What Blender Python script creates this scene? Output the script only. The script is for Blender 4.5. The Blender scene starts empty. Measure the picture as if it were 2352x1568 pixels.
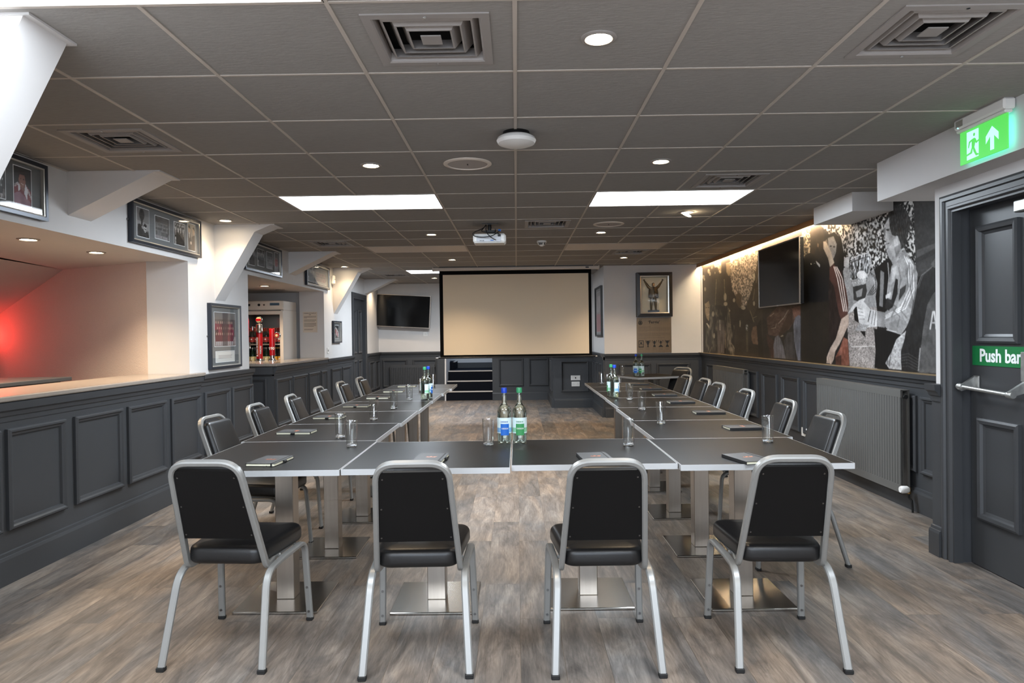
import bpy, math, random
import numpy as np
from mathutils import Vector, Matrix

random.seed(7)
rng = np.random.RandomState(11)
SC = bpy.context.scene
COL = SC.collection
PI = math.pi

# ------------------------------------------------------------------ camera
FPX, YAW, PITCH, ROLL = 1592.0, -0.0067, -0.0097, -0.0132
EYE = Vector((0, 0, 1.32))
fw = Vector((math.sin(YAW) * math.cos(PITCH), math.cos(YAW) * math.cos(PITCH), math.sin(PITCH)))
rt = Vector((math.cos(YAW), -math.sin(YAW), 0))
up = rt.cross(fw)
R_ = rt * math.cos(ROLL) + up * math.sin(ROLL)
U_ = -rt * math.sin(ROLL) + up * math.cos(ROLL)
cam_d = bpy.data.cameras.new('camera')
cam_d.lens = FPX / 2352 * 36
cam_d.sensor_width = 36
cam_d.clip_start = 0.05
cam = bpy.data.objects.new('camera', cam_d)
COL.objects.link(cam)
M = Matrix((R_, U_, -fw)).transposed().to_4x4()
M.translation = EYE
cam.matrix_world = M
SC.camera = cam

def ray(px, py): return fw + R_ * ((px - 1176) / FPX) - U_ * ((py - 784) / FPX)
def on(px, py, ax, v):            # measured photo point -> place on a plane of the room
    d = ray(px, py)
    return EYE + d * ((v - EYE[ax]) / d[ax])

# ------------------------------------------------------------------ world, exposure
w = bpy.data.worlds.new('world'); SC.world = w; w.use_nodes = True
w.node_tree.nodes['Background'].inputs[0].default_value = (0.6, 0.72, 1, 1)
w.node_tree.nodes['Background'].inputs[1].default_value = 0.3
SC.view_settings.view_transform = 'Standard'
SC.view_settings.look = 'None'
SC.view_settings.exposure = 2.35
SC.view_settings.gamma = 1.0
SC.view_settings.use_curve_mapping = False
SC.cycles.use_denoising = True
SC.cycles.max_bounces = 12
SC.cycles.diffuse_bounces = 5
SC.cycles.glossy_bounces = 5
SC.cycles.transmission_bounces = 12
SC.cycles.transparent_max_bounces = 12
SC.cycles.caustics_reflective = False
SC.cycles.caustics_refractive = False
SC.cycles.sample_clamp_indirect = 4.0

COOL = (0.80, 0.90, 1.0)
WARM = (1.0, 0.76, 0.50)
CZ = 2.385                         # ceiling height
PANEL_W, SPOT_W, FILL_W = 17, 9.5, 30

def area(name, loc, size, energy, color, rot=(0, 0, 0), shape='RECTANGLE'):
    l = bpy.data.lights.new(name, 'AREA'); l.shape = shape; l.size = size[0]; l.size_y = size[1]
    l.energy = energy; l.color = color
    o = bpy.data.objects.new(name, l); o.location = loc; o.rotation_euler = rot
    COL.objects.link(o); return o
# cool ambient fill light, added unseen behind the camera at the rear wall opening
area('rear_fill', (-0.4, -3.05, 1.45), (4.2, 1.3), FILL_W, (0.78, 0.88, 1.0), (PI / 2, 0, 0))
# daylight from the stairwell above the far steps
area('stairwell_daylight', (-1.0, 15.2, 2.5), (0.8, 0.8), 3, (0.5, 0.7, 1.0))

# ------------------------------------------------------------------ materials
def s2l(c): 
    c = c / 255.0
    return c / 12.92 if c <= 0.04045 else ((c + 0.055) / 1.055) ** 2.4
def C3(r, g, b): return (s2l(r), s2l(g), s2l(b), 1)
def mat(name, col, rough=0.5, metal=0.0, spec=0.5, noise=0, nscale=40, bump=0, emit=0, ecol=None, coat=0, trans=0, ior=1.45, stretch=None, detail=4):
    m = bpy.data.materials.new(name); m.use_nodes = True
    nt = m.node_tree; b = nt.nodes['Principled BSDF']
    b.inputs['Base Color'].default_value = col
    b.inputs['Roughness'].default_value = rough
    b.inputs['Metallic'].default_value = metal
    b.inputs['Specular IOR Level'].default_value = spec
    b.inputs['Coat Weight'].default_value = coat
    b.inputs['Transmission Weight'].default_value = trans
    b.inputs['IOR'].default_value = ior
    if emit:
        b.inputs['Emission Color'].default_value = ecol or col
        b.inputs['Emission Strength'].default_value = emit
    if noise or bump:
        tc = nt.nodes.new('ShaderNodeTexCoord'); n = nt.nodes.new('ShaderNodeTexNoise')
        mp = nt.nodes.new('ShaderNodeMapping')
        if stretch: mp.inputs['Scale'].default_value = stretch
        nt.links.new(tc.outputs['Object'], mp.inputs[0]); nt.links.new(mp.outputs[0], n.inputs['Vector'])
        n.inputs['Scale'].default_value = nscale; n.inputs['Detail'].default_value = detail
        if noise:
            mx = nt.nodes.new('ShaderNodeMix'); mx.data_type = 'RGBA'
            mx.inputs[6].default_value = tuple(max(0, c * (1 - noise)) for c in col[:3]) + (1,)
            mx.inputs[7].default_value = tuple(min(1, c * (1 + noise)) for c in col[:3]) + (1,)
            nt.links.new(n.outputs['Fac'], mx.inputs[0]); nt.links.new(mx.outputs[2], b.inputs['Base Color'])
        if bump:
            bp = nt.nodes.new('ShaderNodeBump'); bp.inputs['Strength'].default_value = bump; bp.inputs['Distance'].default_value = 0.004
            nt.links.new(n.outputs['Fac'], bp.inputs['Height']); nt.links.new(bp.outputs[0], b.inputs['Normal'])
    return m

MT = {}
MT['wall'] = mat('white_wall_paint', C3(205, 202, 200), 0.7, noise=0.03, nscale=6, bump=0.05)
MT['alcove'] = mat('textured_wallpaper', C3(228, 214, 206), 0.75, noise=0.06, nscale=90, bump=0.6)
MT['dark'] = mat('charcoal_paint', C3(57, 58, 60), 0.42, noise=0.08, nscale=5, bump=0.03)
MT['tile'] = mat('grey_ceiling_tile', C3(150, 146, 142), 0.95, spec=0.1, noise=0.12, nscale=30, bump=0.35, stretch=(1, 3, 1), detail=8)
MT['grid'] = mat('beige_ceiling_bar', C3(186, 176, 166), 0.5)
MT['top'] = mat('charcoal_laminate', C3(17, 16, 15), 0.36, spec=0.1, noise=0.14, nscale=60, stretch=(1, 6, 1))
MT['edge'] = mat('silver_edge_strip', C3(168, 169, 170), 0.4, metal=0.2)
MT['steel'] = mat('brushed_steel', C3(165, 158, 150), 0.3, metal=1, noise=0.12, nscale=60, stretch=(1, 1, 0.05))
MT['plate'] = mat('polished_steel', C3(186, 182, 176), 0.24, metal=1, noise=0.1, nscale=10)
MT['frame'] = mat('silver_painted_tube', C3(138, 138, 136), 0.38, metal=0.4)
MT['vinyl'] = mat('black_vinyl', C3(20, 20, 21), 0.36, spec=0.5, bump=0.06, nscale=160)
MT['board'] = mat('black_backboard', C3(10, 10, 11), 0.5, spec=0.25)
MT['rubber'] = mat('black_rubber', C3(18, 18, 18), 0.7)
MT['rivet'] = mat('steel_rivet', C3(120, 120, 120), 0.3, metal=1)
MT['cover'] = mat('black_notebook_cover', C3(34, 34, 35), 0.5, spec=0.4)
MT['pages'] = mat('cream_page_block', C3(214, 210, 186), 0.8, noise=0.08, nscale=300, stretch=(0.02, 0.02, 6))
MT['copper'] = mat('copper_foil', C3(190, 108, 70), 0.35, metal=0.7)
MT['water'] = mat('water', (1, 1, 1, 1), 0.0, trans=1, ior=1.33)
MT['bluecap'] = mat('blue_cap', C3(20, 60, 170), 0.35)
MT['greencap'] = mat('green_cap', C3(50, 135, 90), 0.35)
MT['labelwhite'] = mat('pale_label_paper', C3(196, 214, 216), 0.6)
MT['labelblue'] = mat('blue_label_print', C3(20, 90, 175), 0.5)
MT['labelgreen'] = mat('green_label_print', C3(50, 130, 75), 0.5)
MT['ltblue'] = mat('light_blue_print', C3(120, 165, 205), 0.5)
MT['ltgreen'] = mat('light_green_print', C3(130, 185, 150), 0.5)
MT['white'] = mat('white_plastic', C3(222, 220, 216), 0.4)
MT['ink'] = mat('black_ink', C3(22, 22, 22), 0.6)
MT['whiteink'] = mat('white_ink', C3(235, 238, 238), 0.5)
MT['black'] = mat('black_plastic', C3(14, 14, 15), 0.35)
MT['screenglass'] = mat('dark_tv_panel', C3(6, 7, 8), 0.12, spec=0.5)
MT['bezel'] = mat('silver_tv_bezel', C3(160, 150, 140), 0.35, metal=0.8)
MT['canvas'] = mat('projection_canvas', C3(224, 208, 184), 0.8, spec=0.2)
MT['border'] = mat('black_screen_border', C3(12, 12, 12), 0.85, spec=0.1)
MT['vent'] = mat('grey_vent_metal', C3(150, 144, 140), 0.55)
MT['duct'] = mat('dark_duct', C3(16, 16, 17), 0.9)
MT['brass'] = mat('brass_fitting', C3(170, 135, 80), 0.3, metal=1)
MT['chrome'] = mat('chrome', C3(200, 200, 200), 0.12, metal=1)
MT['worn'] = mat('worn_galvanised_metal', C3(165, 165, 162), 0.4, metal=0.8, noise=0.35, nscale=35)
MT['radiator'] = mat('grey_radiator_paint', C3(90, 89, 86), 0.4)
MT['counter'] = mat('pale_wood_counter', C3(142, 132, 122), 0.25, coat=0.3, noise=0.22, nscale=6, stretch=(12, 1, 1))
MT['fridge'] = mat('white_fridge_enamel', C3(205, 198, 190), 0.35)
MT['fridgedark'] = mat('dark_fridge_lining', C3(26, 24, 24), 0.5)
MT['tapred'] = mat('red_tap_column', C3(170, 14, 24), 0.3, coat=0.3)
MT['gold'] = mat('gold_line', C3(214, 160, 60), 0.4)
MT['beer'] = mat('dark_beer_glass', C3(20, 16, 12), 0.1, spec=0.6)
MT['beerred'] = mat('red_beer_label', C3(140, 40, 36), 0.5)
MT['beergreen'] = mat('green_beer_glass', C3(14, 34, 20), 0.1, spec=0.6)
MT['beercream'] = mat('cream_beer_label', C3(206, 196, 150), 0.5)
MT['beeryellow'] = mat('yellow_beer_label', C3(214, 160, 50), 0.5)
MT['foil'] = mat('copper_red_foil', C3(120, 48, 34), 0.4, metal=0.4)
MT['pframe'] = mat('dark_silver_picture_frame', C3(52, 56, 64), 0.3, metal=0.4)
MT['pslip'] = mat('silver_slip', C3(190, 186, 178), 0.3, metal=0.7)
MT['mount'] = mat('grey_card_mount', C3(104, 106, 106), 0.8)
MT['wframe'] = mat('black_wood_frame', C3(34, 31, 29), 0.4)
MT['plaque'] = mat('brushed_bronze_plaque', C3(122, 104, 84), 0.34, metal=0.7, noise=0.1, nscale=60, stretch=(1, 1, 0.05))
MT['lightbox'] = mat('cream_back_board', C3(236, 220, 188), 0.7)
MT['bronze'] = mat('bronze_statuette', C3(92, 76, 52), 0.4, metal=0.5, noise=0.3, nscale=60)
MT['green'] = mat('safety_green', C3(16, 112, 58), 0.4)
MT['signgreen'] = mat('lit_green_sign', C3(60, 150, 60), 0.5, emit=0.13, ecol=(.14, .95, .14, 1))
MT['signwhite'] = mat('lit_white_symbol', C3(150, 180, 180), 0.5, emit=0.2, ecol=(.5, 1, 1, 1))
MT['signback'] = mat('cyan_edge_lit_acrylic', C3(160, 240, 230), 0.5, emit=.35, ecol=(.15, 1, .75, 1))
MT['led'] = mat('led_diffuser_lit', C3(240, 245, 255), 0.5, emit=2.2, ecol=(0.84, 0.92, 1, 1))
MT['ledoff'] = mat('led_diffuser_unlit', C3(212, 200, 188), 0.45)
MT['lamp'] = mat('spotlight_lens_lit', C3(255, 240, 210), 0.5, emit=14, ecol=(1, 0.80, 0.52, 1))
MT['lampoff'] = mat('spotlight_lens_off', C3(90, 84, 76), 0.2)
MT['strip'] = mat('warm_led_strip', C3(255, 236, 190), 0.5, emit=17, ecol=(1, 0.80, 0.52, 1))
MT['oak'] = mat('tan_wood_edging', C3(168, 122, 78), 0.5)
MT['reddled'] = mat('red_led_tube', C3(255, 30, 20), 0.5, emit=2.5, ecol=(1, 0.03, 0.02, 1))
MT['carpet'] = mat('navy_stair_carpet', C3(20, 22, 28), 0.95, spec=0.1, noise=0.4, nscale=300)
MT['nosing'] = mat('pale_stair_nosing', C3(190, 182, 174), 0.5)
MT['brassrail'] = mat('dull_gold_rail_top', C3(120, 102, 76), 0.35)


def thin_glass(name, ior, tint=(1, 1, 1, 1)):
    gm = bpy.data.materials.new(name); gm.use_nodes = True
    nt = gm.node_tree; nt.nodes.clear()
    o_ = nt.nodes.new('ShaderNodeOutputMaterial'); mx = nt.nodes.new('ShaderNodeMixShader'); tr = nt.nodes.new('ShaderNodeBsdfTransparent'); gl = nt.nodes.new('ShaderNodeBsdfGlossy'); fr = nt.nodes.new('ShaderNodeFresnel')
    ge = nt.nodes.new('ShaderNodeNewGeometry'); ma = nt.nodes.new('ShaderNodeMath'); ma.operation = 'MULTIPLY_ADD'; ma.inputs[1].default_value = 1 / ior - ior; ma.inputs[2].default_value = ior
    nt.links.new(ge.outputs['Backfacing'], ma.inputs[0]); nt.links.new(ma.outputs[0], fr.inputs[0]); gl.inputs['Roughness'].default_value = .02; tr.inputs[0].default_value = tint
    nt.links.new(fr.outputs[0], mx.inputs[0]); nt.links.new(tr.outputs[0], mx.inputs[1]); nt.links.new(gl.outputs[0], mx.inputs[2]); nt.links.new(mx.outputs[0], o_.inputs[0])
    return gm
MT['glazing'] = thin_glass('picture_glazing', 1.45)
MT['glass'] = thin_glass('clear_glass', 1.75, (.955, .96, .955, 1))
MT['bglass'] = thin_glass('pale_bottle_glass', 1.5, (.95, .985, .96, 1))
MT['base'] = mat('thick_glass_base', (1, 1, 1, 1), 0.0, trans=1, ior=1.45)

# floor: grey brown vinyl planks
def floor_material():
    m = bpy.data.materials.new('grey_brown_plank_floor'); m.use_nodes = True
    nt = m.node_tree; N = nt.nodes; L = nt.links; b = N['Principled BSDF']
    tc = N.new('ShaderNodeTexCoord')
    sep = N.new('ShaderNodeSeparateXYZ'); L.new(tc.outputs['Object'], sep.inputs[0])
    cmb = N.new('ShaderNodeCombineXYZ'); L.new(sep.outputs[1], cmb.inputs[0]); L.new(sep.outputs[0], cmb.inputs[1])
    def brick(c1, c2, mo):
        br = N.new('ShaderNodeTexBrick'); L.new(cmb.outputs[0], br.inputs['Vector'])
        br.inputs['Color1'].default_value = c1; br.inputs['Color2'].default_value = c2; br.inputs['Mortar'].default_value = mo
        br.inputs['Scale'].default_value = 1.0; br.inputs['Mortar Size'].default_value = 0.0012
        br.inputs['Brick Width'].default_value = 1.22; br.inputs['Row Height'].default_value = 0.178
        br.offset = 0.37; br.inputs['Bias'].default_value = 0.0
        return br
    br = brick((0, 0, 0, 1), (1, 1, 1, 1), (0.5, 0.5, 0.5, 1))
    seed = N.new('ShaderNodeMath'); seed.operation = 'MULTIPLY'; L.new(br.outputs['Color'], seed.inputs[0]); seed.inputs[1].default_value = 37
    off = N.new('ShaderNodeCombineXYZ'); L.new(seed.outputs[0], off.inputs[0]); L.new(seed.outputs[0], off.inputs[2])
    def noise(scale, s, detail=6, dist=0.0, rough=0.6):
        mp = N.new('ShaderNodeMapping'); mp.inputs['Scale'].default_value = s
        L.new(tc.outputs['Object'], mp.inputs[0])
        ad = N.new('ShaderNodeVectorMath'); ad.operation = 'ADD'; L.new(mp.outputs[0], ad.inputs[0]); L.new(off.outputs[0], ad.inputs[1])
        n = N.new('ShaderNodeTexNoise'); n.inputs['Scale'].default_value = scale; n.inputs['Detail'].default_value = detail
        n.inputs['Distortion'].default_value = dist; n.inputs['Roughness'].default_value = rough
        L.new(ad.outputs[0], n.inputs['Vector']); return n
    n1 = noise(1.0, (8, 1.5, 1), 7, 1.6, .68)         # cloudy streaks
    n2 = noise(1.0, (110, 9, 1), 4, 0.6)          # fine grain
    n3 = noise(1.0, (2.6, .8, 1), 4, 0.8)          # grey / brown patches
    r1 = N.new('ShaderNodeValToRGB'); L.new(n1.outputs['Fac'], r1.inputs[0])
    e = r1.color_ramp.elements
    e[0].position = 0.30; e[0].color = C3(92, 88, 84); e[1].position = 0.74; e[1].color = C3(164, 156, 146)
    k = e.new(0.5); k.color = C3(127, 120, 113)
    r3 = N.new('ShaderNodeValToRGB'); L.new(n3.outputs['Fac'], r3.inputs[0])
    e = r3.color_ramp.elements
    e[0].position = 0.35; e[0].color = C3(206, 210, 216); e[1].position = 0.65; e[1].color = C3(255, 240, 226)
    mu = N.new('ShaderNodeMix'); mu.data_type = 'RGBA'; mu.blend_type = 'MULTIPLY'; mu.inputs[0].default_value = 1
    L.new(r1.outputs[0], mu.inputs[6]); L.new(r3.outputs[0], mu.inputs[7])
    r2 = N.new('ShaderNodeValToRGB'); L.new(n2.outputs['Fac'], r2.inputs[0])
    e = r2.color_ramp.elements
    e[0].position = 0.35; e[0].color = C3(228, 228, 228); e[1].position = 0.62; e[1].color = (1.08, 1.08, 1.08, 1)
    m2 = N.new('ShaderNodeMix'); m2.data_type = 'RGBA'; m2.blend_type = 'MULTIPLY'; m2.inputs[0].default_value = 1
    L.new(mu.outputs[2], m2.inputs[6]); L.new(r2.outputs[0], m2.inputs[7])
    b2 = brick((0.84, 0.84, 0.84, 1), (1.1, 1.1, 1.1, 1), (0.6, 0.57, 0.54, 1))
    m3 = N.new('ShaderNodeMix'); m3.data_type = 'RGBA'; m3.blend_type = 'MULTIPLY'; m3.inputs[0].default_value = 1
    L.new(m2.outputs[2], m3.inputs[6]); L.new(b2.outputs['Color'], m3.inputs[7])
    L.new(m3.outputs[2], b.inputs['Base Color'])
    b.inputs['Roughness'].default_value = 0.42; b.inputs['Specular IOR Level'].default_value = 0.4
    bp = N.new('ShaderNodeBump'); bp.inputs['Strength'].default_value = 0.15; bp.inputs['Distance'].default_value = 0.002
    L.new(n2.outputs['Fac'], bp.inputs['Height']); L.new(bp.outputs[0], b.inputs['Normal'])
    return m
MT['floor'] = floor_material()

def print_material(name, rough=0.5, spec=0.3):
    m = bpy.data.materials.new(name); m.use_nodes = True
    nt = m.node_tree; b = nt.nodes['Principled BSDF']
    a = nt.nodes.new('ShaderNodeAttribute'); a.attribute_name = 'Col'
    nt.links.new(a.outputs['Color'], b.inputs['Base Color'])
    b.inputs['Roughness'].default_value = rough; b.inputs['Specular IOR Level'].default_value = spec
    return m
MT['print'] = print_material('printed_photo_paper', 0.5, 0.3)
MT['glossprint'] = print_material('glazed_photo_print', 0.12, 0.35)

# ------------------------------------------------------------------ mesh builder
class MB:
    def __init__(s): s.v = []; s.f = []; s.T = None
    def add(s, vs, fs):
        o = len(s.v)
        if s.T is not None: vs = [s.T @ Vector(p) for p in vs]
        s.v += [tuple(p) for p in vs]; s.f += [tuple(i + o for i in f) for f in fs]; return s
    def box(s, x0, x1, y0, y1, z0, z1, c=0.0):
        x0, x1 = min(x0, x1), max(x0, x1); y0, y1 = min(y0, y1), max(y0, y1); z0, z1 = min(z0, z1), max(z0, z1)
        if c <= 0:
            vs = [(x, y, z) for z in (z0, z1) for y in (y0, y1) for x in (x0, x1)]
            return s.add(vs, [(0, 2, 3, 1), (4, 5, 7, 6), (0, 1, 5, 4), (2, 6, 7, 3), (0, 4, 6, 2), (1, 3, 7, 5)])
        c = min(c, (x1 - x0) / 2.01, (y1 - y0) / 2.01, (z1 - z0) / 2.01)
        def rg(i, z): return [(x0 + i, y0 + c, z), (x0 + c, y0 + i, z), (x1 - c, y0 + i, z), (x1 - i, y0 + c, z), (x1 - i, y1 - c, z), (x1 - c, y1 - i, z), (x0 + c, y1 - i, z), (x0 + i, y1 - c, z)]
        vs = []
        for i, z in ((c * .9, z0), (0, z0 + c), (0, z1 - c), (c * .9, z1)):
            vs += rg(i, z) if i == 0 else [(min(max(p[0], x0 + i), x1 - i), min(max(p[1], y0 + i), y1 - i), p[2]) for p in rg(0, z)]
        fs = [tuple(reversed(range(8))), tuple(range(24, 32))]
        for k in range(3):
            for j in range(8):
                a, b2 = k * 8 + j, k * 8 + (j + 1) % 8
                fs.append((a, b2, b2 + 8, a + 8))
        return s.add(vs, fs)
    def prism(s, poly, a, b, axis):      # poly in the two other axes (cyclic), extruded a..b along axis
        n = len(poly); vs = []
        for t in (a, b):
            for p in poly:
                q = [0, 0, 0]; q[axis] = t; q[(axis + 1) % 3] = p[0]; q[(axis + 2) % 3] = p[1]; vs.append(q)
        fs = [tuple(reversed(range(n))), tuple(range(n, 2 * n))] + [(i, (i + 1) % n, (i + 1) % n + n, i + n) for i in range(n)]
        return s.add(vs, fs)
    def lathe(s, prof, cx=0, cy=0, n=24, cap=True, axis=2, loc=None):
        vs = []
        for r, z in prof:
            for k in range(n):
                a = 2 * PI * k / n
                p = (r * math.cos(a), r * math.sin(a), z)
                if axis == 0: p = (z, p[0], p[1])
                if axis == 1: p = (p[0], z, p[1])
                vs.append((p[0] + cx, p[1] + cy, p[2]) if loc is None else (p[0] + loc[0], p[1] + loc[1], p[2] + loc[2]))
        fs = []
        m = len(prof)
        for i in range(m - 1):
            for k in range(n):
                a, b = i * n + k, i * n + (k + 1) % n
                fs.append((a, b, b + n, a + n))
        if cap: fs += [tuple(reversed(range(n))), tuple(range((m - 1) * n, m * n))]
        return s.add(vs, fs)
    def ring(s, O, U, V, Nn, w, h, prof, close=False):
        # mitred frame: rectangle w x h at O spanned by U,V; prof = [(inset, out)]
        O, U, V, Nn = Vector(O), Vector(U), Vector(V), Vector(Nn)
        vs = []
        for d, t in prof:
            for (a, b) in ((d, d), (w - d, d), (w - d, h - d), (d, h - d)): vs.append(O + U * a + V * b + Nn * t)
        fs = []
        for i in range(len(prof) - 1):
            for k in range(4):
                a, b = i * 4 + k, i * 4 + (k + 1) % 4
                fs.append((a, b, b + 4, a + 4))
        if close:
            i = len(prof) * 4 - 4; fs.append((i, i + 1, i + 2, i + 3))
        return s.add(vs, fs)
    def sweep(s, path, prof, nrm, cap=True):
        P = [Vector(p) for p in path]; n = len(P); m = len(prof)
        nn = Vector(nrm).normalized(); vs = []; tp = None
        for i in range(n):
            t = (P[min(i + 1, n - 1)] - P[max(i - 1, 0)]).normalized()
            if tp is not None:
                q = tp.rotation_difference(t); nn = q @ nn
            nn = (nn - t * nn.dot(t)).normalized(); sd = t.cross(nn); tp = t
            for a, b in prof: vs.append(P[i] + sd * a + nn * b)
        fs = [(i * m + k, i * m + (k + 1) % m, (i + 1) * m + (k + 1) % m, (i + 1) * m + k) for i in range(n - 1) for k in range(m)]
        if cap: fs += [tuple(reversed(range(m))), tuple(range((n - 1) * m, n * m))]
        return s.add(vs, fs)
    def quad(s, a, b, c, d): return s.add([a, b, c, d], [(0, 1, 2, 3)])
    def pad(s, hw0, hw1, y0, y1, z0, z1, rc, re, crown=0.0, seg=4):
        # rounded cushion in xy, half width hw0 at y0 and hw1 at y1
        vs = []; rings = []
        def outline(ins):
            pts = []
            r = max(rc - ins, 0.004)
            cs = [(-1, -1, PI, y0, hw0), (1, -1, 1.5 * PI, y0, hw0), (1, 1, 0, y1, hw1), (-1, 1, .5 * PI, y1, hw1)]
            for sx, sy, a0, yy, hw in cs:
                cx = sx * (hw - ins - r); cy = yy - sy * (ins + r)
                for k in range(6):
                    a = a0 + k / 5 * PI / 2
                    pts.append((cx + r * math.cos(a), cy + r * math.sin(a)))
            return pts
        seq = []
        for k in range(seg + 1):
            a = k / seg * PI / 2
            seq.append((re * (1 - math.sin(a)), z0 + re * (1 - math.cos(a))))
        for k in range(seg + 1):
            a = k / seg * PI / 2
            seq.append((re * (1 - math.cos(a)), z1 - re * (1 - math.sin(a))))
        if crown:
            seq += [(re + 0.03, z1 + crown * .6), (re + 0.07, z1 + crown)]
        for ins, z in seq: vs += [(p[0], p[1], z) for p in outline(ins)]
        m = 24; fs = [tuple(reversed(range(m))), tuple(range((len(seq) - 1) * m, len(seq) * m))]
        for i in range(len(seq) - 1):
            for k in range(m):
                a, b = i * m + k, i * m + (k + 1) % m
                fs.append((a, b, b + m, a + m))
        return s.add(vs, fs)
    def build(s, name, m, parent=None, smooth=False, label=None):
        me = bpy.data.meshes.new(name); me.from_pydata(s.v, [], s.f); me.validate(); me.update()
        me.materials.append(MT[m] if isinstance(m, str) else m)
        if smooth:
            for p in me.polygons: p.use_smooth = True
            me.set_sharp_from_angle(angle=math.radians(40))
        o = bpy.data.objects.new(name, me); COL.objects.link(o)
        if parent is not None: o.parent = parent
        if label: o['label'] = label
        return o

def recalc(o):
    import bmesh
    bm = bmesh.new(); bm.from_mesh(o.data); bmesh.ops.recalc_face_normals(bm, faces=bm.faces); bm.to_mesh(o.data); bm.free(); return o

def fillet(pts, r, seg=6):
    P = [Vector(p) for p in pts]; out = [P[0]]
    for i in range(1, len(P) - 1):
        a, b, c = P[i - 1], P[i], P[i + 1]
        rr = r[i] if isinstance(r, dict) else r
        d = min(rr, (a - b).length * .48, (c - b).length * .48)
        p0 = b + (a - b).normalized() * d; p1 = b + (c - b).normalized() * d
        for k in range(seg + 1):
            t = k / seg; out.append(p0 * (1 - t) ** 2 + b * 2 * t * (1 - t) + p1 * t * t)
    out.append(P[-1]); return out
def rectprof(w, h, c=0.004):
    w /= 2; h /= 2
    return [(-w, -h + c), (-w + c, -h), (w - c, -h), (w, -h + c), (w, h - c), (w - c, h), (-w + c, h), (-w, h - c)]
def circprof(r, n=10): return [(r * math.cos(2 * PI * k / n), r * math.sin(2 * PI * k / n)) for k in range(n)]

def thing(name, label, cat, loc=(0, 0, 0), rz=0, group=None):
    o = bpy.data.objects.new(name, None); o.empty_display_size = 0.05; COL.objects.link(o)
    o.location = loc; o.rotation_euler = (0, 0, rz); o['label'] = label; o['category'] = cat
    if group: o['group'] = group
    return o
def tag(o, label, cat, group=None, kind=None):
    o['label'] = label; o['category'] = cat
    if group: o['group'] = group
    if kind: o['kind'] = kind
    return o
def struct(o, label=None):
    o['kind'] = 'structure'
    if label: o['label'] = label
    return o
def dup(root, loc, rz, label=None, group=None):
    r = root.copy(); COL.objects.link(r); r.location = loc; r.rotation_euler = (0, 0, rz)
    if label: r['label'] = label
    if group: r['group'] = group
    for ch in KIDS[root.name]:
        c = ch.copy(); COL.objects.link(c); c.parent = r
        for g in KIDS.get(ch.name, []):
            d = g.copy(); COL.objects.link(d); d.parent = c
    return r
KIDS = {}
def remember(root):
    def rec(o):
        ks = [c for c in bpy.data.objects if c.parent == o]
        KIDS[o.name] = ks
        for k in ks: rec(k)
    rec(root)

def text_mesh(txt, size, depth=0.001, bold=0.0, align='CENTER', sx=1.0):
    cu = bpy.data.curves.new('lettering', 'FONT'); cu.body = txt; cu.size = size; cu.extrude = depth; cu.offset = bold
    cu.align_x = align; cu.align_y = 'CENTER'; cu.resolution_u = 3
    o = bpy.data.objects.new('lettering', cu); COL.objects.link(o)
    dg = bpy.context.evaluated_depsgraph_get()
    me = bpy.data.meshes.new_from_object(o.evaluated_get(dg))
    bpy.data.objects.remove(o)
    for v in me.vertices: v.co.x *= sx
    return me
def text(txt, size, m, parent, O, U, V, name='lettering', **k):
    # text plane spanned by U (right) and V (up), centred at O, in the parent's frame
    me = text_mesh(txt, size, **k); me.name = name
    U, V = Vector(U).normalized(), Vector(V).normalized(); Nn = U.cross(V)
    T = Matrix((U, V, Nn)).transposed().to_4x4(); T.translation = Vector(O)
    me.transform(T); me.materials.clear(); me.materials.append(MT[m])
    o = bpy.data.objects.new(name, me); COL.objects.link(o); o.parent = parent
    return o

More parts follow.
